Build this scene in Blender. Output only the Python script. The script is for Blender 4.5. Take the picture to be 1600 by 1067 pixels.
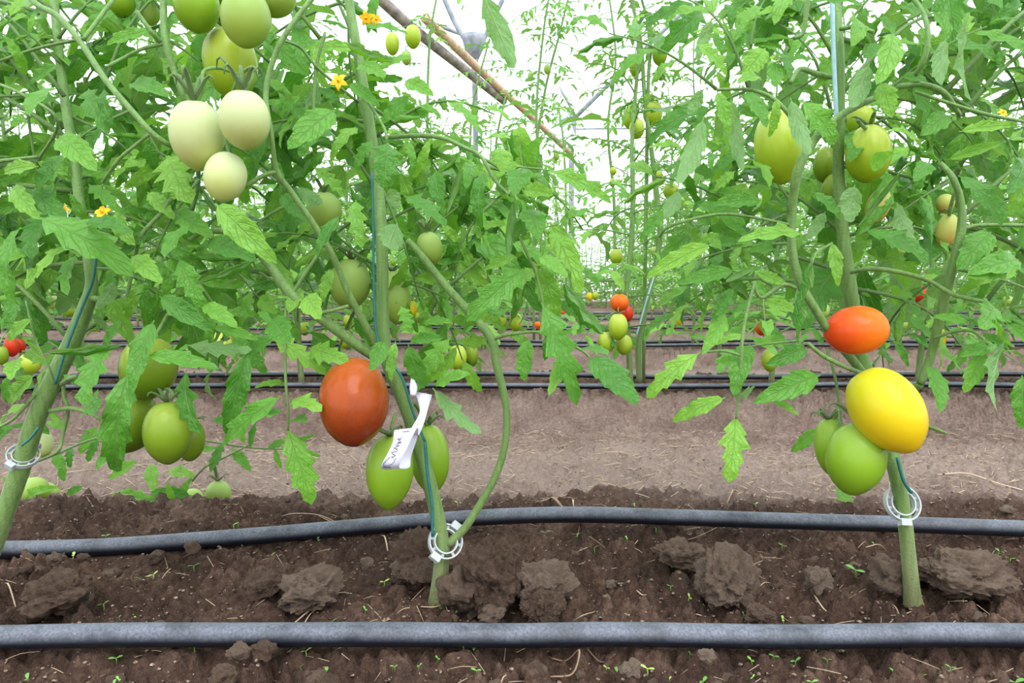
import bpy, math, random
import numpy as np
from mathutils import Vector, Matrix

# ------------------------------------------------------------------ camera, world, light, exposure
for o in list(bpy.data.objects):
    bpy.data.objects.remove(o)
SC = bpy.context.scene
COL = SC.collection
F = 1067.0                       # focal length in pixels of the 1600 x 1067 frame (24 mm on 36 mm)
CAMH = 0.30
PITCH = math.atan((533.5 - 450.0) / F)
cam = bpy.data.cameras.new('camera')
cam.lens = 24.0
cam.sensor_width = 36.0
cam.clip_start = 0.02
cam.clip_end = 200
camo = bpy.data.objects.new('camera', cam)
COL.objects.link(camo)
camo.location = (0, 0, CAMH)
camo.rotation_euler = (math.pi / 2 - PITCH, 0, 0)
SC.camera = camo

world = bpy.data.worlds.new('overcast_sky')
SC.world = world
world.use_nodes = True
bg = world.node_tree.nodes['Background']
bg.inputs[0].default_value = (0.93, 0.97, 1.0, 1)
bg.inputs[1].default_value = 1.75

sun = bpy.data.lights.new('hazy_sun', 'SUN')
sun.energy = 2.6
sun.angle = math.radians(40)
sun.color = (1.0, 0.97, 0.92)
suno = bpy.data.objects.new('hazy_sun', sun)
COL.objects.link(suno)
suno.rotation_euler = (math.radians(34), math.radians(10), 0)

SC.view_settings.view_transform = 'Standard'
SC.view_settings.look = 'None'
SC.view_settings.gamma = 1
SC.view_settings.exposure = 0.30
SC.view_settings.use_curve_mapping = False

# ------------------------------------------------------------------ helpers
rnd = random.Random(7)
W = {}
TA = math.tan(PITCH)


def P(px, py, d):
    """world point on the ray of a photo pixel at world depth d"""
    u = (px - 800.0) / F
    v = (533.5 - py) / F
    c, s = math.cos(PITCH), math.sin(PITCH)
    Y = c + s * v
    Z = -s + c * v
    return Vector((u / Y * d, d, CAMH + Z / Y * d))


def pxs(n, d):
    return n * d / F


def ground_at(px, py, z=0.0):
    p = P(px, py, 1.0)
    k = (z - CAMH) / (p.z - CAMH)
    return Vector((p.x * k, k, z))


def link(name, mesh, mat=None, parent=None, M=None):
    o = bpy.data.objects.new(name, mesh)
    COL.objects.link(o)
    M = M if M is not None else Matrix.Identity(4)
    if mesh is not None and mat is not None and len(mesh.materials) == 0:
        mesh.materials.append(mat)
    if parent is not None:
        o.parent = parent
        o.matrix_basis = W[parent].inverted() @ M
    else:
        o.matrix_basis = M
    W[o] = M
    return o


def empty(name, loc):
    o = link(name, None, None, None, Matrix.Translation(loc))
    o.empty_display_size = 0.02
    return o


def tag(o, label=None, cat=None, group=None, kind=None):
    if label:
        o['label'] = label
    if cat:
        o['category'] = cat
    if group:
        o['group'] = group
    if kind:
        o['kind'] = kind
    return o


def mesh_of(name, verts, faces, smooth=True, mat=None, uv=None):
    me = bpy.data.meshes.new(name)
    me.from_pydata([tuple(v) for v in verts], [], faces)
    if smooth and len(me.polygons):
        me.polygons.foreach_set('use_smooth', np.ones(len(me.polygons), dtype=bool))
    if uv is not None:
        lay = me.uv_layers.new(name='UVMap')
        li = np.zeros(len(me.loops), dtype=np.int32)
        me.loops.foreach_get('vertex_index', li)
        lay.data.foreach_set('uv', np.asarray(uv, dtype=np.float32)[li].ravel())
    if mat is not None:
        me.materials.append(mat)
    me.update()
    return me


def smooth_path(pts, n=6):
    """Catmull-Rom through points of any dimension"""
    pts = [np.array(p, dtype=float) for p in pts]
    if len(pts) < 3:
        a, b = pts
        return [a + (b - a) * i / n for i in range(n + 1)]
    ext = [2 * pts[0] - pts[1]] + pts + [2 * pts[-1] - pts[-2]]
    out = []
    for i in range(1, len(ext) - 2):
        p0, p1, p2, p3 = ext[i - 1], ext[i], ext[i + 1], ext[i + 2]
        for k in range(n):
            t = k / n
            out.append(0.5 * ((2 * p1) + (-p0 + p2) * t + (2 * p0 - 5 * p1 + 4 * p2 - p3) * t * t
                              + (-p0 + 3 * p1 - 3 * p2 + p3) * t ** 3))
    out.append(pts[-1])
    return out


def tube_data(pts, radii, sides=8, vs=None, fs=None, cap=True, flat=1.0):
    vs = [] if vs is None else vs
    fs = [] if fs is None else fs
    base = len(vs)
    pts = [Vector(p[:3]) for p in pts]
    n = len(pts)
    prev = None
    for i, p in enumerate(pts):
        t = (pts[min(i + 1, n - 1)] - pts[max(i - 1, 0)])
        t = t.normalized() if t.length > 1e-9 else Vector((0, 0, 1))
        if prev is None:
            a = Vector((0, 0, 1)) if abs(t.z) < 0.9 else Vector((1, 0, 0))
            s = t.cross(a).normalized()
        else:
            s = (prev - t * prev.dot(t))
            s = s.normalized() if s.length > 1e-6 else t.orthogonal().normalized()
        prev = s
        q = t.cross(s)
        r = radii[i] if hasattr(radii, '__len__') else radii
        for k in range(sides):
            a = 2 * math.pi * k / sides
            vs.append(p + s * (r * math.cos(a)) + q * (r * flat * math.sin(a)))
    for i in range(n - 1):
        for k in range(sides):
            k2 = (k + 1) % sides
            fs.append((base + i * sides + k, base + i * sides + k2,
                       base + (i + 1) * sides + k2, base + (i + 1) * sides + k))
    if cap:
        fs.append(tuple(base + k for k in reversed(range(sides))))
        fs.append(tuple(base + (n - 1) * sides + k for k in range(sides)))
    return vs, fs


def tube(name, pts, radii, mat, parent=None, sides=8, n=5, flat=1.0):
    """smooth tube through world points, mesh stored relative to the parent (or to its first point)"""
    if hasattr(radii, '__len__'):
        q = smooth_path([tuple(p) + (r,) for p, r in zip(pts, radii)], n)
        rr = [max(1e-5, a[3]) for a in q]
        q = [a[:3] for a in q]
    else:
        q = smooth_path([tuple(p) for p in pts], n)
        rr = radii
    org = W[parent].translation.copy() if parent is not None else Vector(pts[0])
    q = [Vector(a) - org for a in q]
    vs, fs = tube_data(q, rr, sides, flat=flat)
    return link(name, mesh_of(name, vs, fs), mat, parent, Matrix.Translation(org))


def frame(base, tip, normal, wr=0.5):
    y = Vector(tip) - Vector(base)
    L = y.length
    y = y / L
    x = y.cross(Vector(normal))
    if x.length < 1e-4:
        x = y.orthogonal()
    x.normalize()
    z = x.cross(y)
    M = Matrix.Identity(4)
    for i in range(3):
        M[i][0] = x[i] * L * wr / 0.5
        M[i][1] = y[i] * L
        M[i][2] = z[i] * L
        M[i][3] = base[i]
    return M


# ---- numpy gradient noise
_rs = np.random.RandomState(3)
_perm = _rs.permutation(512)
_perm = np.concatenate([_perm, _perm, _perm])
_grad = _rs.normal(size=(512, 2))
_grad /= np.linalg.norm(_grad, axis=1)[:, None]


def perlin(x, y):
    xi = np.floor(x).astype(int)
    yi = np.floor(y).astype(int)
    xf = x - xi
    yf = y - yi
    u = xf * xf * xf * (xf * (xf * 6 - 15) + 10)
    v = yf * yf * yf * (yf * (yf * 6 - 15) + 10)

    def g(ix, iy, dx, dy):
        h = _perm[(_perm[ix % 512] + iy) % 512]
        gg = _grad[h]
        return gg[..., 0] * dx + gg[..., 1] * dy
    a = g(xi, yi, xf, yf)
    b = g(xi + 1, yi, xf - 1, yf)
    c = g(xi, yi + 1, xf, yf - 1)
    d = g(xi + 1, yi + 1, xf - 1, yf - 1)
    return (a + (b - a) * u) + ((c + (d - c) * u) - (a + (b - a) * u)) * v


def sstep(e0, e1, x):
    t = np.clip((x - e0) / (e1 - e0), 0, 1)
    return t * t * (3 - 2 * t)


# ------------------------------------------------------------------ materials
def new_mat(name):
    m = bpy.data.materials.new(name)
    m.use_nodes = True
    nt = m.node_tree
    nt.nodes.clear()
    out = nt.nodes.new('ShaderNodeOutputMaterial')
    return m, nt, out


def N_(nt, typ, **kw):
    n = nt.nodes.new(typ)
    for k, v in kw.items():
        setattr(n, k, v)
    return n


def ramp(nt, fac, stops):
    r = nt.nodes.new('ShaderNodeValToRGB')
    el = r.color_ramp.elements
    while len(el) < len(stops):
        el.new(0.5)
    for e, (p, c) in zip(el, stops):
        e.position = p
        e.color = tuple(c) + (1,)
    nt.links.new(fac, r.inputs[0])
    return r.outputs[0]


def mixc(nt, fac, a, b, mode='MIX'):
    m = nt.nodes.new('ShaderNodeMix')
    m.data_type = 'RGBA'
    m.blend_type = mode
    for i, v in ((0, fac), (6, a), (7, b)):
        if hasattr(v, 'links'):
            nt.links.new(v, m.inputs[i])
        elif i == 0:
            m.inputs[0].default_value = v
        else:
            m.inputs[i].default_value = tuple(v) + (1,)
    return m.outputs[2]


def math_(nt, op, a, b=0.0, clamp=False):
    m = nt.nodes.new('ShaderNodeMath')
    m.operation = op
    m.use_clamp = clamp
    for i, v in ((0, a), (1, b)):
        if hasattr(v, 'links'):
            nt.links.new(v, m.inputs[i])
        else:
            m.inputs[i].default_value = v
    return m.outputs[0]


def srgb(r, g, b):
    f = lambda c: (c / 255 / 12.92) if c / 255 <= 0.04045 else ((c / 255 + 0.055) / 1.055) ** 2.4
    return (f(r), f(g), f(b))


def principled(nt, out, color, rough=0.5, spec=0.5, bump=None, bstr=0.3, bdist=0.002):
    b = nt.nodes.new('ShaderNodeBsdfPrincipled')
    if hasattr(color, 'links'):
        nt.links.new(color, b.inputs['Base Color'])
    else:
        b.inputs['Base Color'].default_value = tuple(color) + (1,)
    if hasattr(rough, 'links'):
        nt.links.new(rough, b.inputs['Roughness'])
    else:
        b.inputs['Roughness'].default_value = rough
    b.inputs['Specular IOR Level'].default_value = spec
    if bump is not None:
        bn = nt.nodes.new('ShaderNodeBump')
        bn.inputs['Strength'].default_value = bstr
        bn.inputs['Distance'].default_value = bdist
        nt.links.new(bump, bn.inputs['Height'])
        nt.links.new(bn.outputs[0], b.inputs['Normal'])
    nt.links.new(b.outputs[0], out.inputs[0])
    return b


def noise_tex(nt, scale, detail=4, rough=0.55, coord='Object'):
    tc = nt.nodes.new('ShaderNodeTexCoord')
    n = nt.nodes.new('ShaderNodeTexNoise')
    n.inputs['Scale'].default_value = scale
    n.inputs['Detail'].default_value = detail
    n.inputs['Roughness'].default_value = rough
    nt.links.new(tc.outputs[coord], n.inputs['Vector'])
    return n.outputs[0]


def make_leaf_mat(name, top, top2, under, young):
    m, nt, out = new_mat(name)
    uv = N_(nt, 'ShaderNodeUVMap')
    sep = N_(nt, 'ShaderNodeSeparateXYZ')
    nt.links.new(uv.outputs[0], sep.inputs[0])
    au = math_(nt, 'ABSOLUTE', math_(nt, 'SUBTRACT', sep.outputs[0], 0.5))
    # lateral veins run forward from the midrib
    ph = math_(nt, 'SUBTRACT', math_(nt, 'MULTIPLY', sep.outputs[1], 7.0), math_(nt, 'MULTIPLY', au, 4.0))
    fr = math_(nt, 'ABSOLUTE', math_(nt, 'SUBTRACT', math_(nt, 'FRACT', ph), 0.5))
    lat = math_(nt, 'SUBTRACT', 1.0, math_(nt, 'MULTIPLY', fr, 9.0), True)
    mid = math_(nt, 'SUBTRACT', 1.0, math_(nt, 'MULTIPLY', au, 28.0), True)
    vein = math_(nt, 'MAXIMUM', math_(nt, 'MULTIPLY', lat, 0.55), mid)
    oi = N_(nt, 'ShaderNodeObjectInfo')
    nz = noise_tex(nt, 6.0, 3)
    f = math_(nt, 'ADD', math_(nt, 'MULTIPLY', oi.outputs['Random'], 0.7), math_(nt, 'MULTIPLY', nz, 0.3))
    c = ramp(nt, f, [(0.1, top), (0.5, top2), (0.92, young)])
    c = mixc(nt, math_(nt, 'MULTIPLY', vein, 0.45), c, (0.36, 0.52, 0.20))
    geo = N_(nt, 'ShaderNodeNewGeometry')
    cu = mixc(nt, math_(nt, 'MULTIPLY', vein, 0.5), under, (0.50, 0.62, 0.38))
    c = mixc(nt, geo.outputs['Backfacing'], c, cu)
    b = nt.nodes.new('ShaderNodeBsdfPrincipled')
    nt.links.new(c, b.inputs['Base Color'])
    b.inputs['Roughness'].default_value = 0.36
    b.inputs['Specular IOR Level'].default_value = 0.5
    bn = N_(nt, 'ShaderNodeBump')
    bn.inputs['Strength'].default_value = 0.45
    bn.inputs['Distance'].default_value = 0.02
    nt.links.new(math_(nt, 'SUBTRACT', math_(nt, 'MULTIPLY', nz, 0.6), vein), bn.inputs['Height'])
    nt.links.new(bn.outputs[0], b.inputs['Normal'])
    tr = N_(nt, 'ShaderNodeBsdfTranslucent')
    nt.links.new(mixc(nt, 1.0, c, (0.95, 1.0, 0.42), 'MULTIPLY'), tr.inputs[0])
    mx = N_(nt, 'ShaderNodeMixShader')
    mx.inputs[0].default_value = 0.40
    nt.links.new(b.outputs[0], mx.inputs[1])
    nt.links.new(tr.outputs[0], mx.inputs[2])
    nt.links.new(mx.outputs[0], out.inputs[0])
    return m


M_LEAF = make_leaf_mat('leaf_green', srgb(72, 140, 44), srgb(108, 176, 62), srgb(128, 178, 104), srgb(150, 208, 80))

M_STEM, nt, out = new_mat('stem_green')
geo = N_(nt, 'ShaderNodeNewGeometry')
sp = N_(nt, 'ShaderNodeSeparateXYZ')
nt.links.new(geo.outputs['Position'], sp.inputs[0])
nz = noise_tex(nt, 60, 4)
stz = math_(nt, 'ADD', sp.outputs[2], math_(nt, 'MULTIPLY', nz, 0.04))
c = ramp(nt, stz, [(0.015, srgb(120, 108, 84)), (0.05, srgb(124, 132, 90)), (0.11, srgb(108, 140, 72)), (0.6, srgb(102, 150, 70))])
c = mixc(nt, math_(nt, 'MULTIPLY', noise_tex(nt, 220, 2), 0.5), c, srgb(136, 168, 104))
tcs = N_(nt, 'ShaderNodeTexCoord')
mps = N_(nt, 'ShaderNodeMapping')
mps.inputs['Scale'].default_value = (260, 260, 16)
nt.links.new(tcs.outputs['Object'], mps.inputs[0])
nst = N_(nt, 'ShaderNodeTexNoise')
nst.inputs['Scale'].default_value = 1.0
nst.inputs['Detail'].default_value = 4
nt.links.new(mps.outputs[0], nst.inputs['Vector'])
c = mixc(nt, math_(nt, 'MULTIPLY', math_(nt, 'SUBTRACT', nst.outputs[0], 0.42, True), 2.2, True), c, srgb(82, 112, 52))
b = principled(nt, out, c, 0.5, 0.4, math_(nt, 'ADD', nst.outputs[0], math_(nt, 'MULTIPLY', noise_tex(nt, 500, 3), 0.6)), 0.6, 0.002)
b.inputs['Sheen Weight'].default_value = 0.2
b.inputs['Sheen Roughness'].default_value = 0.4


def fruit_mat(name, top, mid, low, rough=0.3, coat=0.25):
    m, nt, out = new_mat(name)
    tc = N_(nt, 'ShaderNodeTexCoord')
    sp = N_(nt, 'ShaderNodeSeparateXYZ')
    nt.links.new(tc.outputs['Generated'], sp.inputs[0])
    nz = noise_tex(nt, 2.2, 4)
    f = math_(nt, 'ADD', sp.outputs[2], math_(nt, 'MULTIPLY', math_(nt, 'SUBTRACT', nz, 0.5), 0.55))
    c = ramp(nt, f, [(0.08, low), (0.5, mid), (0.92, top)])
    fine = noise_tex(nt, 40, 2)
    c = mixc(nt, math_(nt, 'MULTIPLY', fine, 0.10), c, mixc(nt, 0.3, c, (0.9, 0.9, 0.5)))
    b = principled(nt, out, c, rough * .9, 0.2)
    b.inputs['Coat Weight'].default_value = coat * .6
    b.inputs['Coat Roughness'].default_value = 0.12
    b.inputs['Coat IOR'].default_value = 1.35
    b.inputs['Subsurface Weight'].default_value = 0.0
    return m


FM = {
    'pale': fruit_mat('tomato_skin_pale', srgb(198, 212, 164), srgb(196, 210, 146), srgb(188, 198, 108), 0.42, 0.05),
    'green': fruit_mat('tomato_skin_green', srgb(142, 178, 66), srgb(128, 170, 36), srgb(118, 156, 20), 0.32),
    'olive': fruit_mat('tomato_skin_olive', srgb(134, 158, 52), srgb(114, 146, 26), srgb(98, 128, 14), 0.32),
    'lime': fruit_mat('tomato_skin_lime', srgb(176, 194, 84), srgb(162, 188, 48), srgb(140, 174, 16), 0.3),
    'soft': fruit_mat('tomato_skin_soft_green', srgb(152, 182, 100), srgb(146, 176, 84), srgb(144, 170, 62), 0.42, 0.05),
    'blush': fruit_mat('tomato_skin_turning', srgb(170, 186, 100), srgb(176, 176, 88), srgb(190, 150, 80), 0.4, 0.05),
    'brown': fruit_mat('tomato_skin_orange_brown', srgb(172, 82, 22), srgb(164, 68, 8), srgb(126, 42, 4), 0.26, 0.3),
    'yellow': fruit_mat('tomato_skin_yellow', srgb(196, 194, 26), srgb(220, 198, 14), srgb(222, 186, 4), 0.3, 0.25),
    'orange': fruit_mat('tomato_skin_orange', srgb(234, 120, 10), srgb(230, 94, 6), srgb(216, 62, 6), 0.3, 0.25),
    'red': fruit_mat('tomato_skin_red', srgb(208, 64, 24), srgb(202, 44, 16), srgb(186, 28, 12), 0.3, 0.2),
}

M_SOIL, nt, out = new_mat('soil')
at = N_(nt, 'ShaderNodeAttribute')
at.attribute_name = 'wet'
n1 = noise_tex(nt, 9, 6, 0.6)
n2 = noise_tex(nt, 130, 6, 0.7)
n3 = noise_tex(nt, 600, 3, 0.6)
dry = ramp(nt, math_(nt, 'ADD', math_(nt, 'MULTIPLY', n1, 0.5), math_(nt, 'MULTIPLY', n2, 0.5)),
           [(0.32, srgb(104, 84, 76)), (0.5, srgb(150, 128, 118)), (0.66, srgb(190, 168, 156))])
wet = ramp(nt, math_(nt, 'ADD', math_(nt, 'MULTIPLY', n1, 0.55), math_(nt, 'MULTIPLY', n2, 0.45)),
           [(0.34, srgb(54, 41, 35)), (0.5, srgb(99, 76, 65)), (0.66, srgb(152, 125, 110))])
wf = math_(nt, 'ADD', at.outputs['Fac'], math_(nt, 'MULTIPLY', math_(nt, 'SUBTRACT', n1, 0.5), 0.5), True)
at2 = N_(nt, 'ShaderNodeAttribute')
at2.attribute_name = 'trodden'
df_ = math_(nt, 'MULTIPLY', at2.outputs['Fac'], math_(nt, 'ADD', math_(nt, 'MULTIPLY', n2, 0.8), 0.15), True)
dry = mixc(nt, math_(nt, 'MULTIPLY', df_, 0.7), dry, srgb(208, 188, 175))
c = mixc(nt, wf, dry, wet)
c = mixc(nt, math_(nt, 'MULTIPLY', math_(nt, 'SUBTRACT', n3, 0.45, True), 0.5), c, srgb(190, 165, 145))
principled(nt, out, c, 0.9, 0.15, math_(nt, 'ADD', math_(nt, 'MULTIPLY', n2, 1.0), math_(nt, 'MULTIPLY', n3, 0.35)), 1.0, 0.012)

M_CLOD, nt, out = new_mat('clod_soil')
n2 = noise_tex(nt, 5, 6, 0.7)
n3 = noise_tex(nt, 24, 4, 0.7)
oi = N_(nt, 'ShaderNodeObjectInfo')
c = ramp(nt, math_(nt, 'ADD', math_(nt, 'MULTIPLY', n2, 0.7), math_(nt, 'MULTIPLY', oi.outputs['Random'], 0.3)),
         [(0.25, srgb(118, 96, 82)), (0.45, srgb(164, 138, 121)), (0.7, srgb(204, 180, 162))])
principled(nt, out, c, 0.92, 0.1, math_(nt, 'ADD', n2, math_(nt, 'MULTIPLY', n3, 0.7)), 1.0, 0.2)

M_PIPE, nt, out = new_mat('dusty_black_hose')
geo = N_(nt, 'ShaderNodeNewGeometry')
sp = N_(nt, 'ShaderNodeSeparateXYZ')
nt.links.new(geo.outputs['Normal'], sp.inputs[0])
nz = noise_tex(nt, 26, 6, 0.65)
nf = noise_tex(nt, 420, 5, 0.8)
# dust settles on the upper side of the hose
up = math_(nt, 'MULTIPLY', math_(nt, 'ADD', sp.outputs[2], 0.25), 1.0, True)
dust = math_(nt, 'MULTIPLY', up, math_(nt, 'MULTIPLY', math_(nt, 'SUBTRACT', nz, 0.22, True), 2.9, True), True)
dust = math_(nt, 'MULTIPLY', dust, math_(nt, 'MULTIPLY', math_(nt, 'SUBTRACT', nf, 0.22), 2.1, True), True)
c = mixc(nt, dust, srgb(24, 28, 38), srgb(132, 139, 154))
r = math_(nt, 'ADD', math_(nt, 'MULTIPLY', dust, 0.4), 0.36)
principled(nt, out, c, r, 0.5, nf, 0.25, 0.001)

M_STRAW, nt, out = new_mat('straw')
oi = N_(nt, 'ShaderNodeObjectInfo')
c = ramp(nt, math_(nt, 'ADD', math_(nt, 'MULTIPLY', oi.outputs['Random'], 0.6), math_(nt, 'MULTIPLY', noise_tex(nt, 80, 3), 0.4)),
         [(0.2, srgb(140, 114, 94)), (0.5, srgb(184, 158, 134)), (0.85, srgb(220, 200, 172))])
principled(nt, out, c, 0.8, 0.2)

M_CLIP, nt, out = new_mat('clear_plastic')
b = principled(nt, out, srgb(224, 232, 236), 0.22, 0.6)
b.inputs['Transmission Weight'].default_value = 0.35
b.inputs['IOR'].default_value = 1.3

M_TAG, nt, out = new_mat('white_paper')
principled(nt, out, mixc(nt, math_(nt, 'MULTIPLY', noise_tex(nt, 60, 3), 0.3), srgb(226, 230, 244), srgb(204, 208, 228)), 0.6, 0.3)
M_INK, nt, out = new_mat('ink')
principled(nt, out, srgb(92, 96, 122), 0.7, 0.2)
M_TWINE, nt, out = new_mat('teal_twine')
principled(nt, out, mixc(nt, noise_tex(nt, 200, 3), srgb(26, 92, 92), srgb(64, 136, 134)), 0.5, 0.4)
M_TWINE2, nt, out = new_mat('pale_blue_twine')
principled(nt, out, mixc(nt, noise_tex(nt, 200, 3), srgb(140, 190, 204), srgb(188, 224, 230)), 0.5, 0.4)
M_SEED, nt, out = new_mat('seedling_green')
oi = N_(nt, 'ShaderNodeObjectInfo')
principled(nt, out, ramp(nt, oi.outputs['Random'], [(0.1, srgb(96, 150, 74)), (0.6, srgb(126, 182, 80)), (0.95, srgb(168, 206, 100))]), 0.45, 0.4)
M_PETAL, nt, out = new_mat('yellow_petal')
principled(nt, out, mixc(nt, noise_tex(nt, 60, 3), srgb(250, 204, 24), srgb(244, 176, 24)), 0.5, 0.3)
M_WOOD, nt, out = new_mat('weathered_wood')
tc = N_(nt, 'ShaderNodeTexCoord')
mp = N_(nt, 'ShaderNodeMapping')
mp.inputs['Scale'].default_value = (30, 30, 3)
nt.links.new(tc.outputs['Object'], mp.inputs[0])
nw = N_(nt, 'ShaderNodeTexNoise')
nw.inputs['Scale'].default_value = 1.0
nw.inputs['Detail'].default_value = 5
nt.links.new(mp.outputs[0], nw.inputs['Vector'])
principled(nt, out, ramp(nt, nw.outputs[0], [(0.3, srgb(186, 152, 126)), (0.6, srgb(224, 194, 168))]), 0.8, 0.2, nw.outputs[0], 0.4, 0.005)
M_WOODG, nt, out = new_mat('grey_bark_wood')
principled(nt, out, ramp(nt, noise_tex(nt, 14, 5), [(0.35, srgb(112, 108, 108)), (0.65, srgb(176, 166, 158))]), 0.85, 0.2)
M_POST, nt, out = new_mat('grey_post')
principled(nt, out, ramp(nt, noise_tex(nt, 12, 5), [(0.35, srgb(128, 136, 148)), (0.65, srgb(172, 180, 190))]), 0.7, 0.3)

# greenhouse film: thin milky plastic with reinforcing threads
M_FILM, nt, out = new_mat('greenhouse_film')
tc = N_(nt, 'ShaderNodeTexCoord')
sp = N_(nt, 'ShaderNodeSeparateXYZ')
nt.links.new(tc.outputs['UV'], sp.inputs[0])


def thread(sock, k):
    f = math_(nt, 'FRACT', math_(nt, 'MULTIPLY', sock, k))
    return math_(nt, 'LESS_THAN', f, 0.022)


th = math_(nt, 'MAXIMUM', thread(sp.outputs[0], 1.8), thread(sp.outputs[1], 1.8))
tr = N_(nt, 'ShaderNodeBsdfTransparent')
df = N_(nt, 'ShaderNodeBsdfTranslucent')
nz = noise_tex(nt, 0.7, 3)
nt.links.new(mixc(nt, th, mixc(nt, nz, (0.80, 0.86, 0.93), (0.92, 0.95, 0.97)), (0.35, 0.38, 0.42)), df.inputs[0])
mx = N_(nt, 'ShaderNodeMixShader')
nt.links.new(math_(nt, 'ADD', 0.5, math_(nt, 'MULTIPLY', th, 0.35)), mx.inputs[0])
nt.links.new(tr.outputs[0], mx.inputs[1])
nt.links.new(df.outputs[0], mx.inputs[2])
nt.links.new(mx.outputs[0], out.inputs[0])

# ------------------------------------------------------------------ the setting: ground
S = 1.485
R0 = 0.70
front_path = smooth_path([tuple(P(x, y, 0.562)) for x, y in
                          [(-4200, 1000), (-2200, 997), (-1000, 999), (-500, 998), (-150, 998), (0, 996), (200, 992), (400, 992), (600, 991), (800, 993), (950, 991), (1100, 993),
                           (1250, 995), (1450, 992), (1600, 993), (1750, 995), (2150, 998), (2900, 996), (4200, 998), (6000, 997)]], 8)
rear_path = smooth_path([tuple(P(x, y, d)) for x, y, d in
                         [(-2600, 858, .79), (-1200, 862, .785), (-300, 864, .78), (0, 859, .785), (150, 855, .79), (300, 845, .80), (450, 833, .82), (600, 820, .835),
                          (760, 808, .848), (900, 804, .85), (1050, 808, .845), (1200, 813, .84), (1400, 819, .832), (1600, 826, .825), (1900, 834, .82), (2700, 836, .82), (4200, 834, .82)]], 8)
fp = np.array(front_path)
rp = np.array(rear_path)


def gz(X, Y):
    X = np.asarray(X, float)
    Y = np.asarray(Y, float)
    t = np.mod(Y - R0 + S / 2, S) - S / 2
    a = np.abs(t)
    lo = np.where(t < 0, 0.20, 0.26)
    edge = perlin(X * 3.1, Y * 2.0) * 0.05
    h = -0.075 * sstep(lo + edge, lo + 0.23 + edge, a)
    bed = 1 - sstep(0.22, 0.42, a)
    bed = np.where((Y < 0.75), 1.0, bed)
    h = np.where(Y < R0 - 0.2, np.maximum(h, -0.02 - 0.05 * sstep(.2, .5, R0 - Y)), h)
    far = 1 - sstep(2.5, 6, Y) * 0.6
    h = h + 0.010 * perlin(X * 5.1, Y * 5.1) + 0.006 * perlin(X * 13 + 9, Y * 13)
    b1 = np.abs(perlin(X * 26 + 3, Y * 26))
    b2 = np.abs(perlin(X * 61 + 7, Y * 61))
    b3 = np.abs(perlin(X * 130 + 1, Y * 130))
    rough = 0.56 + 0.44 * bed * sstep(-0.25, 0.35, perlin(X * 4 + 20, Y * 4) + 0.12)
    h = h + rough * far * (0.043 * (b1 - .2) + 0.028 * (b2 - .2) + 0.014 * (b3 - .2))
    h = h - 0.014 * bed
    for path, r in ((fp, .0106), (rp, .0110)):
        py = np.interp(X, path[:, 0], path[:, 1])
        pz = np.interp(X, path[:, 0], path[:, 2])
        w = np.exp(-((Y - py) / 0.017) ** 2)
        h = np.where(w > 0.02, h + (np.minimum(h, pz - r * 0.9) - h) * np.minimum(1, w * 1.6), h)
    for k in range(1, 6):
        for s in (-.13, .13):
            w = np.exp(-((Y - (R0 + k * S + s)) / 0.02) ** 2)
            h = h + (np.minimum(h, -0.006) - h) * w
    return h


def gpt(x, y, up=0.0):
    return Vector((x, y, float(gz(np.array([x]), np.array([y]))[0]) + up))


ys = [0.22]
while ys[-1] < 17.5:
    y = ys[-1]
    ys.append(y + 0.0027 * max(1.0, (y / 0.62)) ** 1.55)
ys = np.array(ys)
NX = 1040
us = np.linspace(-1, 1, NX)
half = 1.0 * ys + 0.55
X = us[None, :] * half[:, None]
Y = np.repeat(ys[:, None], NX, 1)
Z = gz(X, Y)
NY = len(ys)
verts = np.stack([X, Y, Z], -1).reshape(-1, 3)
idx = np.arange(NX * NY).reshape(NY, NX)
quads = np.stack([idx[:-1, :-1], idx[:-1, 1:], idx[1:, 1:], idx[1:, :-1]], -1).reshape(-1, 4)
me = bpy.data.meshes.new('floor')
me.vertices.add(len(verts))
me.vertices.foreach_set('co', verts.ravel())
me.loops.add(quads.size)
me.loops.foreach_set('vertex_index', quads.ravel().astype(np.int32))
me.polygons.add(len(quads))
me.polygons.foreach_set('loop_start', np.arange(0, quads.size, 4, dtype=np.int32))
me.polygons.foreach_set('loop_total', np.full(len(quads), 4, dtype=np.int32))
me.polygons.foreach_set('use_smooth', np.ones(len(quads), dtype=bool))
me.update(calc_edges=True)
t = np.mod(Y - R0 + S / 2, S) - S / 2
wob = perlin(X * 4.2, Y * 4.2) * 0.10 + perlin(X * 14, Y * 14) * 0.04
lo = np.where(t < 0, 0.17, 0.30)
wetv = 1 - sstep(lo - 0.05 + wob, lo + 0.06 + wob, np.abs(t))
wetv = np.where(Y < R0, 1.0, wetv)
wetv = np.where(Y > 1.3, wetv * 0.75, wetv)
att = me.attributes.new('wet', 'FLOAT', 'POINT')
att.data.foreach_set('value', wetv.ravel().astype(np.float32))
ta_ = np.abs(np.mod(Y - R0, S) - S * .47)
trod = (1 - sstep(.08, .30, ta_ + perlin(X * 2.5, Y * 5) * .12)) * (Y > 1.0)
att = me.attributes.new('trodden', 'FLOAT', 'POINT')
att.data.foreach_set('value', trod.ravel().astype(np.float32))
fl = link('floor', me, M_SOIL)
tag(fl, 'dark moist planting beds and paler dry soil paths', kind='structure')
og = link('floor', mesh_of('outer_ground', [(-60, -60, -.13), (60, -60, -.13), (60, 80, -.13), (-60, 80, -.13)], [(0, 1, 2, 3)], False), M_SOIL)
tag(og, 'level soil under and around the greenhouse', kind='structure')

# ------------------------------------------------------------------ the setting: film walls and roof


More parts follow.
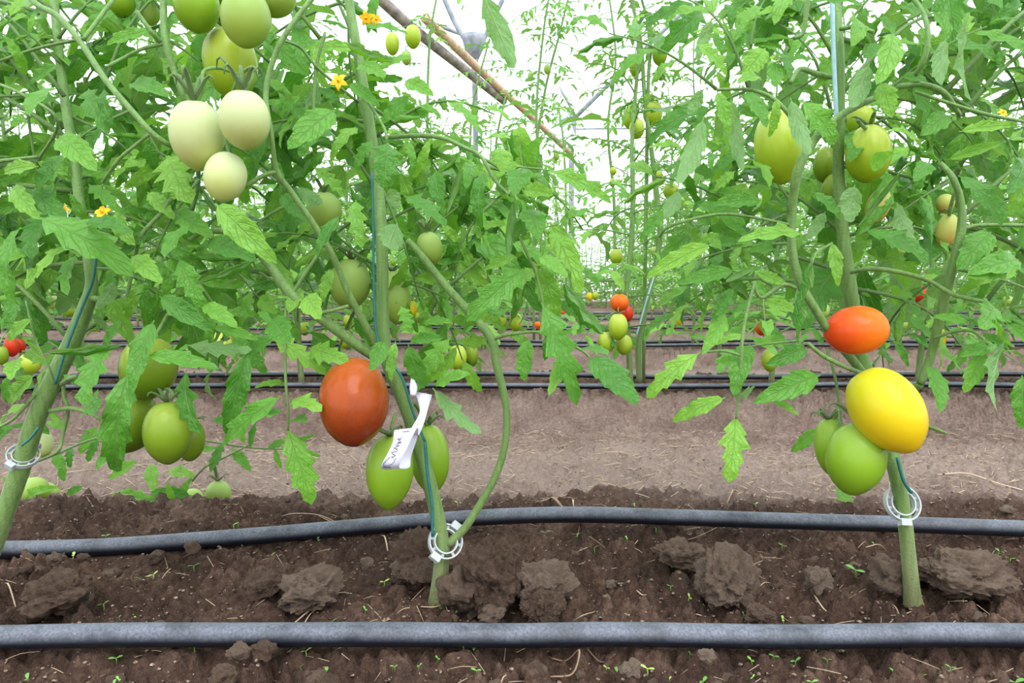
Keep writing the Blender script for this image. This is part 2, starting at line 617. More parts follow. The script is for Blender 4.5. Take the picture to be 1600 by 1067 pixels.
def film(name, quad_pts, label):
    """one sheet of film: subdivided bilinear patch with a slight sag"""
    a, b_, c_, d_ = [Vector(q) for q in quad_pts]
    n = 10
    vs, uv = [], []
    nrm = (b_ - a).cross(d_ - a).normalized()
    for i in range(n + 1):
        for j in range(n + 1):
            u, v = i / n, j / n
            p = (a * (1 - u) + b_ * u) * (1 - v) + (d_ * (1 - u) + c_ * u) * v
            p = p + nrm * 0.05 * math.sin(math.pi * 4 * u) * math.sin(math.pi * v)
            vs.append(p)
            uv.append((u * (b_ - a).length, v * (d_ - a).length))
    fs = [(i * (n + 1) + j, (i + 1) * (n + 1) + j, (i + 1) * (n + 1) + j + 1, i * (n + 1) + j + 1) for i in range(n) for j in range(n)]
    o = link(name, mesh_of(name, vs, fs, True, M_FILM, uv), M_FILM)
    tag(o, label, kind='structure')
    return o


YE = 17.0
YB = -3.0
HW = 10.0
film('wall_back', [(-HW, YE, -.1), (HW, YE, -.1), (HW, YE, 3.4), (-HW, YE, 3.4)], 'white film end wall behind the rows')
film('wall_left', [(-HW, YB, -.1), (-HW, YE, -.1), (-HW, YE, 3.0), (-HW, YB, 3.0)], 'white film side wall on the left')
film('wall_right', [(HW, YB, -.1), (HW, YE, -.1), (HW, YE, 3.0), (HW, YB, 3.0)], 'white film side wall on the right')
for i in range(4):
    x0 = -HW + i * 5.0
    film('ceiling', [(x0, YB, 3.0), (x0, YE, 3.0), (x0 + 2.5, YE, 4.3), (x0 + 2.5, YB, 4.3)], 'white film roof slope rising to a ridge')
    film('ceiling', [(x0 + 2.5, YB, 4.3), (x0 + 2.5, YE, 4.3), (x0 + 5, YE, 3.0), (x0 + 5, YB, 3.0)], 'white film roof slope falling to a gutter')


def pole(name, pts, r, mat, label, cat='pole', group=None, sides=10):
    o = tube(name, pts, r, mat, None, sides, 4)
    tag(o, label, cat, group)
    return o


pole('wooden_pole', [P(663, 27, 5.4), P(760, 119, 6.4), P(835, 187, 7.5), P(892, 240, 8.7)], [0.038, .036, .034, .034], M_WOOD,
     'long tan round wooden roof pole slanting down behind the vines')
pole('wooden_pole', [P(560, -34, 5.0), P(640, 40, 5.4), P(720, 104, 6.0), P(787, 158, 6.9)], [0.044, .042, .04, .036], M_WOODG,
     'shorter grey bark-covered pole under the long tan pole')
po = pole('support_post', [P(741, 70, 6.6), P(742, 130, 6.6), P(744, 300, 6.6), (P(744, 300, 6.6).x, 6.6, -0.1)], [.05, .028, .026, .026], M_POST,
          'thin grey post wrapped with plastic at its top under the tan pole', 'post')
tube('brace', [P(692, -6, 6.6), P(712, 38, 6.6), P(733, 72, 6.6)], .022, M_POST, po, 8)
tube('brace', [P(785, 0, 6.6), P(766, 40, 6.6), P(751, 72, 6.6)], .022, M_POST, po, 8)
vs, fs = tube_data([P(741, y, 6.6) - W[po].translation for y in (56, 64, 78, 95)], [.115, .11, .085, .035], 12)
link('wrap', mesh_of('wrap', vs, fs), M_POST, po, Matrix.Translation(W[po].translation))
po = pole('support_post', [P(891, 176, 10.5), P(893, 260, 10.5), (P(893, 260, 10.5).x, 10.5, -0.1)], [.045, .04, .04], M_POST,
          'grey post with a slanted brace at the end of the aisle', 'post')
tube('brace', [P(896, 186, 10.5), P(985, 98, 10.2), P(1075, 10, 10.0), P(1110, -24, 9.9)], .034, M_POST, po, 8)
tube('brace', [P(893, 200, 10.5), P(896, 178, 10.5), P(870, 130, 10.5), P(842, 92, 10.5)], .02, M_POST, po, 8)
vs, fs = tube_data([P(890, y, 10.5) - W[po].translation for y in (190, 202, 216, 232)], [.11, .1, .09, .045], 12)
link('wrap', mesh_of('wrap', vs, fs), M_POST, po, Matrix.Translation(W[po].translation))
pole('roof_wire', [P(893, 202, 10.5), P(940, 201, 10.5), P(1400, 196, 10.5), P(1800, 192, 10.5)], .012, M_POST,
     'thin horizontal roof wire starting at the aisle post', 'wire')
pole('roof_wire', [P(668, 32, 7.0), P(712, 50, 7.0), P(745, 58, 7.0)], .018, M_POST, 'short grey cable from the tan pole to the thin post', 'wire')
# folded roll-up curtain of doubled film under the roof
cp = [P(730, -30, 7.4), P(790, -30, 7.4), P(862, 100, 8.6), P(905, 230, 9.8), P(860, 230, 9.8), P(780, 92, 8.6)]
org = Vector(cp[0])
cv = []
th_ = Vector((0, .05, 0))
for p in cp:
    cv += [p - org, p - org + th_]
cf = [(0, 2, 4, 10), (10, 4, 6, 8), (1, 11, 5, 3), (11, 9, 7, 5)]
for i, j in ((0, 1), (1, 2), (2, 3), (3, 4), (4, 5), (5, 0)):
    cf.append((2 * i, 2 * i + 1, 2 * j + 1, 2 * j))
M_CURT, nt, out = new_mat('curtain_film')
tr = N_(nt, 'ShaderNodeBsdfTransparent')
df = N_(nt, 'ShaderNodeBsdfTranslucent')
df.inputs[0].default_value = (0.84, 0.88, 0.95, 1)
mx = N_(nt, 'ShaderNodeMixShader')
mx.inputs[0].default_value = 0.35
nt.links.new(tr.outputs[0], mx.inputs[1])
nt.links.new(df.outputs[0], mx.inputs[2])
nt.links.new(mx.outputs[0], out.inputs[0])
o = link('film_curtain', mesh_of('film_curtain', cv, cf, False), M_CURT, None, Matrix.Translation(org))
tag(o, 'folded bluish-white film curtain hanging beside the tan pole', 'curtain')

# ------------------------------------------------------------------ drip hoses


def hose(path, r, label, group=None):
    org = Vector(path[0])
    vs, fs = tube_data([Vector(p) - org for p in path], r, 18, flat=0.92)
    o = link('drip_hose', mesh_of('drip_hose', vs, fs), M_PIPE, None, Matrix.Translation(org))
    tag(o, label, 'hose', group)


hose(front_path, .0106, 'thick dusty black drip hose nearest the camera, in front of the stems')
hose(rear_path, .0110, 'dusty black drip hose running just behind the three nearest stems')
ordn = ['', 'second', 'third', 'fourth', 'fifth', 'sixth']
for k in range(1, 6):
    yk = R0 + k * S
    for s in (-.13, .13):
        hw = 1.1 * yk + 0.6
        pts = []
        for i in range(41):
            x = -hw + 2 * hw * i / 40
            wy = 0.018 * math.sin(x * 2.1 + k * 1.7 + s * 9) + 0.008 * math.sin(x * 5.3 + k)
            pts.append((x, yk + s + wy, 0.004 + 0.004 * math.sin(x * 3.3 + s * 20)))
        hose(smooth_path(pts, 3), .0092, 'black drip hose on the %s side of the %s bed from the camera' % ('near' if s < 0 else 'far', ordn[k]))

# ------------------------------------------------------------------ leaf meshes


def leaflet_data(rng, teeth=6, depth=0.3, fold=0.25, droop=0.35, curl=0.2, wave=0.05, w=0.25, twist=0.0, petiole=0.06):
    """ovate toothed leaflet, length 1 along +Y, upper side +Z"""
    ts, ws, sh = [0.0], [0.012], [0.0]
    ts.append(petiole)
    ws.append(0.014)
    sh.append(0.0)
    n = teeth
    for i in range(n):
        t0 = petiole + (1 - petiole) * (i + 0.25) / (n + 0.55)
        t1 = petiole + (1 - petiole) * (i + 0.92) / (n + 0.55)
        for tt, tip in ((t0, False), (t1, True)):
            q_ = min(1, max(0, (tt - petiole) / (1 - petiole)))
            e = 1.72 * q_ ** 0.5 * (1 - q_) ** 0.82
            k = (1.0 if tip else 1.0 - depth * (1.25 - 0.5 * tt)) * rng.uniform(.86, 1.14)
            ts.append(tt)
            ws.append(w * e * k + 0.004)
            sh.append(0.035 if tip else 0.0)
    ts.append(1.0)
    ws.append(0.003)
    sh.append(0.0)
    vs, uv, fs = [], [], []
    # spine bends downward
    spine = []
    y = z = 0.0
    prev = 0.0
    for tt in ts:
        ang = -droop * (tt ** 1.3) * 1.6 + droop * 0.45
        dt = tt - prev
        y += math.cos(ang) * dt
        z += math.sin(ang) * dt
        prev = tt
        spine.append((y, z))
    ye, ze = spine[-1]
    L = math.hypot(ye, ze)
    ca, sa = ye / L, ze / L
    spine = [((a * ca + b * sa) / L, (-a * sa + b * ca) / L) for a, b in spine]
    ph = rng.uniform(0, 6)
    for i, tt in enumerate(ts):
        sy, sz = spine[i]
        for k in (-1.0, -0.55, 0.0, 0.55, 1.0):
            q = ws[i] * (1 if k < 0 else rng.uniform(.97, 1.03))
            a = abs(k)
            cc = 1.0 - curl * 0.55 * a * a
            x = k * q * cc
            zz = sz + fold * a * q - curl * a * a * q * 1.1 + wave * a * math.sin(tt * 17 + ph + (1.6 if k > 0 else 0)) * min(1, q / w * 1.4)
            if a == 0.55:
                zz += 0.022 * math.sin(i * math.pi) + (0.014 if i % 2 else -0.008) * min(1, q / w * 1.5)
            yy = sy + sh[i] * a
            zz += twist * x * tt
            vs.append((x, yy, zz))
            uv.append((0.5 + 0.5 * k, tt))
    for i in range(len(ts) - 1):
        for k in range(4):
            fs.append((i * 5 + k, i * 5 + k + 1, (i + 1) * 5 + k + 1, (i + 1) * 5 + k))
    return vs, fs, uv


lr = random.Random(11)
LEAF = {'flat': [], 'droop': [], 'lobed': [], 'rolled': [], 'small': []}
for i in range(4):
    LEAF['flat'].append(leaflet_data(lr, 5, lr.uniform(.08, .2), .55, .35, .25, .04, .25, lr.uniform(-.35, .35)))
    LEAF['droop'].append(leaflet_data(lr, 5, lr.uniform(.12, .25), .65, .85, .35, .055, .25, lr.uniform(-.5, .5)))
    LEAF['lobed'].append(leaflet_data(lr, 4, lr.uniform(.34, .5), .42, .5, .2, .05, .28, lr.uniform(-.4, .4)))
    LEAF['rolled'].append(leaflet_data(lr, 6, .12, .6, .6, 1.15, .06, .25, lr.uniform(-.5, .5)))
    LEAF['small'].append(leaflet_data(lr, 3, .25, .25, .35, .15, .03, .28))
LMESH = {k: [mesh_of('leaflet_' + k, *d[:2], True, M_LEAF, d[2]) for d in v] for k, v in LEAF.items()}
LOW = [leaflet_data(lr, 2, .22, .5, .6, .25, .04, .27, lr.uniform(-.4, .4)) for i in range(4)]


class Template:
    """a compound tomato leaf, chord from the origin to (0,1,0), up = +Z"""

    def __init__(self, rng):
        arch = rng.uniform(.05, .16)
        bend = rng.uniform(-.08, .08)
        self.curve = [(bend * math.sin(math.pi * t) * .6, .74 * t, arch * math.sin(math.pi * min(1, t * .93))) for t in [i / 8 for i in range(9)]]
        rad = [.011 - .007 * i / 8 for i in range(9)]
        vs, fs = tube_data(self.curve, rad, 5)
        self.rachis = mesh_of('leaf_stalk', vs, fs, True, M_STEM)
        self.items = []

        def at(t):
            k = min(7, int(t * 8))
            a, b = Vector(self.curve[k]), Vector(self.curve[k + 1])
            return a + (b - a) * (t * 8 - k), (b - a).normalized()
        p, d = at(0.999)
        tipv = Vector((rng.uniform(-.04, .04), 1.0, rng.uniform(-.08, .02)))
        self.items.append((rng.choice(['flat', 'droop', 'lobed']), rng.randrange(4), frame(p, tipv, (rng.uniform(-.3, .3), 0.2, 1), rng.uniform(.5, .62))))
        for t, ln in ((.34, .25), (.58, .30), (.82, .27)):
            for s in (-1, 1):
                p, d = at(min(.98, t + rng.uniform(-.04, .04)))
                an = math.radians(rng.uniform(48, 78)) * s
                dv = Vector((math.sin(an), math.cos(an), rng.uniform(-.75, .1)))
                dv.normalize()
                l = ln * rng.uniform(.75, 1.2)
                self.items.append((rng.choice(['flat', 'droop', 'droop', 'lobed', 'rolled']), rng.randrange(4),
                                   frame(p, p + dv * l, (rng.uniform(-.5, .5) - .25 * s, rng.uniform(-.2, .4), 1), rng.uniform(.38, .56))))
        for t in (.46, .7):
            for s in (-1, 1):
                if rng.random() < .75:
                    p, d = at(t)
                    dv = Vector((s, .5, rng.uniform(-.5, .2))).normalized()
                    self.items.append(('small', rng.randrange(4), frame(p, p + dv * rng.uniform(.07, .12), (0, 0, 1), .55)))
        # baked light version for the plants further away
        vs, fs, uv = [], [], []
        tube_data(self.curve[::2], rad[::2], 3, vs, fs, cap=False)
        uv += [(0.5, 0.5)] * len(vs)
        for kind, vi, M in self.items:
            if kind == 'small' and rng.random() < .4:
                continue
            d = LOW[vi]
            b0 = len(vs)
            vs += [M @ Vector(v) for v in d[0]]
            uv += d[2]
            fs += [tuple(b0 + q for q in f) for f in d[1]]
        self.low = (vs, fs, uv)
        self.lowmesh = mesh_of('leaf', vs, fs, True, M_LEAF, uv)


TPL = [Template(lr) for i in range(9)]


def compound_leaf(plant, base, tip, normal, ti, wide=1.0, tiny=True):
    """leaf_stalk with its leaflets as sub-parts"""
    T = TPL[ti % len(TPL)]
    M = frame(base, tip, normal, 0.5 * wide)
    st = link('leaf_stalk', T.rachis, None, plant, M)
    for kind, vi, L in T.items:
        if kind == 'small' and not tiny:
            continue
        o = bpy.data.objects.new('leaflet', LMESH[kind][vi])
        COL.objects.link(o)
        o.parent = st
        o.matrix_basis = L
    return st


# ------------------------------------------------------------------ fruit meshes


def fruit_mesh(name, seg, rings, p_top=0.9, tip=0.02, dimple=0.04, seed=0):
    rg = random.Random(seed)
    vs, fs = [], []
    lob = [rg.uniform(0, 6) for _ in range(3)]
    for i in range(rings + 1):
        th = math.pi * i / rings
        z = math.cos(th)
        r = max(0.0, math.sin(th)) ** (0.92 if z > 0 else 1.0)
        if z > 0.55:
            z -= dimple * ((z - .55) / .45) ** 2 * (1 - min(1, r / .4) ** 2) * 1.6
        if z < -0.82:
            z -= tip * 2.2 * ((-z - .82) / .18) ** 2
        r *= 1.0 + 0.05 * math.cos(th) * (p_top - .9) * 10
        for k in range(seg):
            a = 2 * math.pi * k / seg
            rr = r * (1 + 0.014 * math.sin(2 * a + lob[0]) + 0.012 * math.sin(3 * a + lob[1]) * max(0, z))
            vs.append((0.5 * rr * math.cos(a), 0.5 * rr * math.sin(a), 0.5 * z))
    for i in range(rings):
        for k in range(seg):
            k2 = (k + 1) % seg
            fs.append((i * seg + k, (i + 1) * seg + k, (i + 1) * seg + k2, i * seg + k2))
    return (vs, fs)


FD = [fruit_mesh('fruit', 36, 26, .9 + .04 * i, .012 + .012 * i, .016, i) for i in range(3)]
FDS = [fruit_mesh('fruit', 14, 10, .9, .03, .04, i) for i in range(2)]
_fcache = {}


def fmesh(kind, i, small=False):
    key = (kind, i, small)
    if key not in _fcache:
        d = (FDS if small else FD)[i]
        _fcache[key] = mesh_of('fruit', d[0], d[1], True, FM[kind])
    return _fcache[key]


def calyx_data(rng, R=1.0, n=5, curl=1.0):
    vs, fs = [], []
    for i in range(n):
        a = 2 * math.pi * i / n + rng.uniform(-.25, .25)
        L = R * rng.uniform(.55, .8)
        pts = []
        for t in (0, .2, .4, .6, .8, 1.0):
            rad = L * (0.05 + 0.95 * math.sin(t * 1.5))
            z = 0.02 + curl * L * 0.62 * math.sin(t * 2.5)
            pts.append(Vector((math.cos(a) * rad, math.sin(a) * rad, z)))
        tube_data(pts, [.06, .075, .07, .055, .04, .015], 5, vs, fs, flat=0.6)
    return vs, fs


cal_rng = random.Random(5)
CAL = [mesh_of('calyx', *calyx_data(cal_rng, 1.0, 5, c), True, M_STEM) for c in (0.5, 0.9, 1.7)]
CALS = mesh_of('calyx', *calyx_data(cal_rng, .8, 4, .6), True, M_STEM)


def tomato(px, py, w, h, kind, d, label, roll=0, pitch=0, stalk=None, var=0, calyx=1, group=None, thick=None):
    """large tomato: fruit, calyx, stalk. w,h in photo pixels, roll in degrees clockwise"""
    c = P(px, py, d)
    sw, shh = pxs(w, d), pxs(h, d)
    Rm = Matrix.Rotation(math.radians(roll), 4, 'Y') @ Matrix.Rotation(math.radians(pitch), 4, 'X')
    root = empty('tomato', c + Rm.to_3x3() @ Vector((0, 0, -shh / 2)))
    tag(root, label, 'tomato', group)
    Mf = Matrix.Translation(c) @ Rm @ Matrix.Rotation(rnd.uniform(0, 6), 4, 'Z') @ Matrix.Diagonal((sw, sw * (thick or 1.0), shh, 1))
    link('fruit', fmesh(kind, var), None, root, Mf)
    top = c + Rm.to_3x3() @ Vector((0, 0, shh * .475))
    if calyx is not None:
        k = sw * .72
        link('calyx', CAL[calyx], None, root, Matrix.Translation(top) @ Rm @ Matrix.Rotation(rnd.uniform(0, 6), 4, 'Z') @ Matrix.Diagonal((k, k, k, 1)))
    if stalk:
        pts = [top - (Rm.to_3x3() @ Vector((0, 0, shh * .03)))] + [P(*q) for q in stalk]
        n = len(pts)
        tube('fruit_stalk', pts, [pxs(5.5, d) * (1 - .15 * i / n) * .55 for i in range(n)], M_STEM, root, 7, 6)
    return root


def small_tomato(px, py, w, h, kind, d, label, roll=0, group=None, calyx=True):
    c = P(px, py, d)
    sw, shh = pxs(w, d), pxs(h, d)
    Rm = Matrix.Rotation(math.radians(roll), 4, 'Y')
    o = link('tomato', fmesh(kind, 0, True), None, None, Matrix.Translation(c) @ Rm @ Matrix.Diagonal((sw, sw, shh, 1)))
    tag(o, label, 'tomato', group)
    if calyx:
        link('calyx', CALS, None, o, Matrix.Translation(c) @ Rm @ Matrix.Translation((0, 0, shh * .46)) @ Matrix.Diagonal((sw * .6,) * 3 + (1,)))
    return o


# ------------------------------------------------------------------ foreground plants


def fg_plant(px, py, d, label):
    b = ground_at(px, py, 0.0)
    r = empty('tomato_plant', gpt(b.x, b.y, -.003))
    tag(r, label, 'plant', None)
    return r


def branch(plant, pts, widths, name='branch', sides=10):
    """pts: (px,py,depth); widths: pixel widths at each point"""
    wp = [P(*p) for p in pts]
    if not hasattr(widths, '__len__'):
        widths = [widths] * len(pts)
    rr = [pxs(w, p[2]) / 2 * (.76 if name == 'stem' else .76) for w, p in zip(widths, pts)]
    return tube(name, wp, rr, M_STEM, plant, sides, 6)


def leaves(plant, items, depth, seed):
    """hand placed single leaflets: (bx,by,tx,ty,width ratio,kind,depth offset)"""
    rg = random.Random(seed)
    for it in items:
        bx, by, tx, ty, wr = it[:5]
        kind = it[5] if len(it) > 5 else rg.choice(['flat', 'droop', 'lobed', 'flat'])
        off = it[6] if len(it) > 6 else 0.0
        pale = kind.endswith('-')
        kind = kind.rstrip('-')
        d0 = depth + off + rg.uniform(-.02, .02)
        d1 = d0 + rg.uniform(-.035, .012)
        n = Vector((rg.uniform(-.55, .55), -1.0, rg.uniform(.15, .9)))
        if pale:
            n = -n
        M = frame(P(bx, by, d0), P(bx + (tx - bx) * 1.06, by + (ty - by) * 1.06, d1), n, wr * 1.22)
        link('leaf', LMESH[kind][rg.randrange(4)], None, plant, M)


def comp(plant, items, depth, seed):
    """compound leaves: (bx,by,tx,ty[,depth offset base, tip])"""
    rg = random.Random(seed)
    for i, it in enumerate(items):
        bx, by, tx, ty = it[:4]
        o0 = it[4] if len(it) > 4 else rg.uniform(0, .08)
        o1 = it[5] if len(it) > 5 else o0 + rg.uniform(-.05, .08)
        n = Vector((rg.uniform(-.4, .4), rg.uniform(-1.0, -.2), rg.uniform(.5, 1.0)))
        if len(it) < 5:
            o0 += .02
            o1 = o0 + rg.uniform(-.02, .12)
        k = rg.uniform(200, 290) / max(40.0, math.hypot(tx - bx, ty - by))
        compound_leaf(plant, P(bx, by, depth + o0), P(bx + (tx - bx) * k, by + (ty - by) * k, depth + o1), n, rg.randrange(9), 1.0, False)


# ---- middle plant
A = fg_plant(683, 938, .64, 'middle foreground tomato plant carrying the white paper tag and an orange-brown fruit')
dA = .645
branch(A, [(682, 952, dA), (684, 935, dA), (689, 890, dA), (690, 850, dA), (683, 805, dA), (664, 730, dA), (636, 640, dA), (606, 565, dA), (598, 500, dA), (597, 400, dA),
           (592, 310, dA + .01), (578, 200, dA + .02), (560, 90, dA + .03), (545, 0, dA + .04), (535, -90, dA + .05), (545, -230, dA + .06), (530, -400, dA + .07)],
       [42, 38, 33, 32, 31, 30, 30, 29, 26, 25, 24, 22, 20, 18, 16, 12, 4], 'stem', 12)
branch(A, [(700, 850, dA), (726, 825, dA), (752, 785, dA), (778, 735, dA), (791, 680, dA), (790, 630, dA), (776, 570, dA), (768, 530, dA), (735, 490, dA), (695, 445, dA), (655, 395, dA), (636, 375, dA)],
       [18, 17, 16, 16, 16, 16, 18, 19, 18, 17, 15, 13])
branch(A, [(768, 530, dA), (800, 522, dA - .01), (850, 520, dA - .02), (905, 545, dA - .03), (925, 562, dA - .03)], [9, 7, 6, 6, 4])
branch(A, [(592, 560, dA), (560, 540, dA - .01), (505, 500, dA - .02), (455, 460, dA - .03), (425, 420, dA - .03), (395, 382, dA - .03), (365, 363, dA - .03), (320, 362, dA - .02), (295, 375, dA - .02)],
       [24, 23, 22, 22, 20, 18, 14, 11, 8])
branch(A, [(592, 545, dA - .01), (572, 510, dA - .02), (543, 455, dA - .03), (520, 400, dA - .04), (490, 350, dA - .05), (455, 300, dA - .06), (432, 265, dA - .07), (424, 210, dA - .08), (415, 150, dA - .07), (425, 100, dA - .07), (445, 55, dA - .07), (490, -5, dA - .06), (540, -60, dA - .04)],
       [15, 15, 14, 13, 12, 12, 11, 10, 11, 11, 11, 10, 10], 'branch')
branch(A, [(432, 268, dA - .07), (410, 275, dA - .07), (385, 290, dA - .07), (370, 297, dA - .07)], [9, 9, 8, 6])
branch(A, [(505, 472, dA - .02), (470, 455, dA - .02), (430, 440, dA - .02), (405, 425, dA - .02)], [7, 6, 5, 4])
branch(A, [(455, 462, dA - .03), (475, 430, dA - .03), (498, 395, dA - .03), (505, 370, dA - .02)], [9, 8, 7, 5])
branch(A, [(488, 492, dA - .02), (520, 485, dA - .03), (545, 478, dA - .03)], [8, 8, 8])
branch(A, [(448, 470, dA - .03), (445, 520, dA - .04), (446, 590, dA - .05), (450, 640, dA - .05), (450, 672, dA - .05)], [6, 6, 6, 5, 4], 'leaf_stalk')
branch(A, [(600, 215, dA + .02), (650, 212, dA), (690, 215, dA - .01), (725, 230, dA - .02), (752, 245, dA - .03), (772, 280, dA - .04), (795, 305, dA - .05)], [8, 10, 9, 8, 8, 7, 6])
branch(A, [(822, 262, dA - .05), (808, 262, dA - .04), (800, 280, dA - .04), (795, 305, dA - .05)], [4, 4, 5, 5])
branch(A, [(822, 262, dA - .05), (845, 264, dA - .06), (862, 267, dA - .06)], [4, 4, 3])
branch(A, [(812, 370, dA - .04), (825, 400, dA - .04), (838, 430, dA - .03), (850, 480, dA - .03)], [6, 6, 6, 5])
branch(A, [(560, 160, dA + .03), (500, 110, dA), (470, 75, dA - .01), (440, 62, dA - .04)], [6, 6, 6, 5])
branch(A, [(492, 200, dA), (490, 160, dA), (495, 100, dA), (508, 50, dA)], [6, 7, 7, 6])
branch(A, [(600, 250, dA), (604, 225, dA - .02), (600, 200, dA - .02), (575, 160, dA), (552, 130, dA)], [5, 6, 6, 6, 6])
leaves(A, [
    (538, 66, 612, 92, .5, 'rolled-'), (560, 76, 478, 78, .35, 'flat'), (524, 172, 454, 230, .55, 'flat', -.05), (494, 139, 530, 166, .55),
    (632, 126, 675, 149, .5), (566, 42, 634, 54, .4), (432, 106, 466, 114, .45), (584, 219, 558, 264, .6, 'lobed', -.05),
    (606, 222, 598, 290, .8, 'lobed', -.06), (556, 312, 565, 384, .42, 'lobed', -.07), (531, 337, 498, 397, .5, 'flat', -.08), (489, 260, 536, 304, .5, 'lobed', -.05),
    (632, 306, 694, 352, .45, 'lobed', -.05), (609, 293, 622, 326, .8, 'flat-', -.05), (621, 348, 607, 385, .8, 'flat-', -.04), (638, 221, 646, 270, .35, 'droop', -.02),
    (672, 217, 648, 274, .35, 'droop', -.02), (680, 268, 689, 320, .6, 'flat', -.02), (438, 304, 482, 346, .55, 'flat', -.02), (461, 291, 498, 317, .35, 'flat-'),
    (725, 232, 683, 269, .28, 'rolled-', -.05), (722, 258, 700, 328, .4, 'rolled-', -.05), (750, 222, 795, 217, .5, 'flat', -.04), (780, 230, 786, 269, .75, 'flat', -.05),
    (758, 266, 754, 354, .38, 'droop', -.05), (738, 258, 729, 294, .5), (822, 254, 845, 216, .65, 'flat', -.06), (820, 254, 808, 230, .6, 'flat', -.06), (818, 262, 805, 303, .65, 'flat', -.06),
    (858, 266, 950, 315, .36, 'lobed', -.08), (849, 264, 856, 282, .7, 'small', -.06), (818, 298, 862, 304, .45, 'flat', -.05), (775, 284, 800, 310, .5, 'rolled-', -.05),
    (803, 312, 795, 402, .32, 'rolled-', -.06), (826, 326, 840, 372, .7, 'flat', -.05), (792, 350, 748, 354, .35), (806, 303, 840, 315, .4, 'rolled-', -.05),
    (426, 530, 506, 584, .38, 'lobed', -.05), (430, 530, 382, 552, .5, 'flat', -.05), (482, 544, 542, 564, .55, 'lobed', -.04), (470, 450, 452, 486, .6), (425, 498, 452, 534, .8, 'flat', -.06),
    (478, 462, 500, 496, .7, 'flat', -.05), (449, 668, 485, 782, .42, 'lobed', -.06), (440, 619, 354, 692, .36, 'flat', -.07), (455, 626, 500, 642, .55, 'lobed', -.04), (446, 600, 400, 606, .35),
    (638, 538, 663, 600, .55, 'flat', -.07), (618, 533, 612, 592, .42, 'flat', -.07), (600, 533, 580, 577, .6, 'flat', -.07), (626, 478, 642, 518, .6, 'lobed', -.06), (640, 532, 690, 528, .4, 'flat', -.05),
    (704, 528, 666, 594, .6, 'lobed', -.03), (652, 510, 688, 538, .5), (660, 506, 704, 504, .4), (678, 602, 732, 586, .5, 'flat', -.03), (676, 606, 748, 673, .38, 'lobed-', -.04), (672, 590, 650, 610, .5),
    (818, 420, 734, 496, .46, 'lobed', -.07), (846, 472, 898, 624, .34, 'lobed', -.06), (870, 500, 852, 560, .4, 'flat', -.04), (826, 528, 820, 592, .6, 'flat', -.05),
    (878, 438, 940, 517, .42, 'rolled-', -.06), (920, 558, 992, 629, .55, 'flat', -.08), (908, 544, 948, 554, .5, 'small', -.05), (798, 518, 824, 540, .6), (892, 552, 860, 614, .4, 'flat', -.04),
    (842, 400, 884, 432, .55, 'flat', -.05), (806, 400, 760, 420, .4, 'flat', -.04), (838, 420, 796, 452, .5, 'lobed', -.02),
    (437, 640, 418, 652, .5, 'small', -.05), (458, 655, 476, 660, .5, 'small', -.05), (448, 690, 420, 700, .4, 'small'),
    (520, 420, 505, 470, .5), (700, 380, 672, 420, .4, 'flat', .05), (505, 205, 470, 245, .5), (640, 150, 600, 190, .5), (545, 130, 590, 165, .45, 'flat', -.02), (560, 200, 520, 250, .4),
    (560, 100, 600, 120, .6, 'lobed', -.02), (590, 110, 640, 90, .4, 'flat'), (540, 175, 505, 190, .45), (470, 150, 440, 180, .45), (450, 160, 480, 190, .5)], dA, 21)
comp(A, [(560, 90, 600, 190), (548, 20, 470, -40), (590, 300, 520, 240), (592, 320, 670, 300), (570, 160, 640, 240), (575, 190, 480, 200), (598, 420, 520, 400), (598, 430, 690, 470),
         (425, 100, 350, 60, .05, .1), (470, 310, 400, 380), (430, 440, 380, 520), (365, 363, 300, 300), (740, 240, 800, 330, .0, .0), (655, 395, 720, 350), (640, 400, 680, 480, .08, .12), (700, 450, 790, 400, .05, .1),
         (545, 10, 560, 130), (500, 60, 430, 20, .05, .1)], dA, 22)

# ---- left plant
B = fg_plant(-52, 940, .64, 'leaning foreground tomato plant at the left edge with a clear clip on its stem')
dB = .645
branch(B, [(-58, 960, dB), (-50, 935, dB), (-18, 870, dB), (8, 800, dB), (34, 725, dB), (56, 655, dB), (84, 592, dB), (112, 535, dB), (134, 480, dB), (143, 445, dB), (138, 400, dB), (126, 330, dB + .02), (116, 250, dB + .03), (100, 150, dB + .05), (88, 40, dB + .06), (80, -60, dB + .08), (70, -220, dB + .08), (85, -380, dB + .08)],
       [44, 42, 38, 37, 37, 37, 36, 34, 30, 24, 22, 20, 18, 17, 16, 15, 11, 4], 'stem', 12)
branch(B, [(140, 465, dB), (162, 468, dB - .01), (185, 462, dB - .02)], [13, 11, 10])
branch(B, [(195, 480, dB - .02), (205, 430, dB - .02), (220, 370, dB - .03), (250, 335, dB - .03), (268, 310, dB - .03)], [7, 8, 8, 8, 8])
branch(B, [(78, 642, dB), (110, 638, dB - .01), (140, 645, dB - .02), (165, 655, dB - .03), (200, 640, dB - .03), (250, 615, dB - .03)], [10, 9, 9, 9, 8, 6], 'truss_stalk')
branch(B, [(98, 590, dB), (100, 620, dB), (106, 640, dB), (98, 680, dB), (90, 705, dB - .01), (60, 720, dB)], [8, 8, 8, 7, 7, 5])
branch(B, [(95, 600, dB), (108, 592, dB - .02), (118, 588, dB - .03)], [9, 10, 9])
branch(B, [(20, -60, dB - .02), (50, 0, dB - .04), (90, 25, dB - .05), (125, 65, dB - .06), (165, 125, dB - .07), (205, 172, dB - .08), (240, 210, dB - .08), (272, 230, dB - .07), (320, 250, dB - .04)], [10, 11, 12, 12, 12, 12, 12, 11, 9])
branch(B, [(130, 62, dB - .06), (150, 35, dB - .05), (180, -5, dB - .03), (205, -40, dB)], [8, 8, 8, 7])
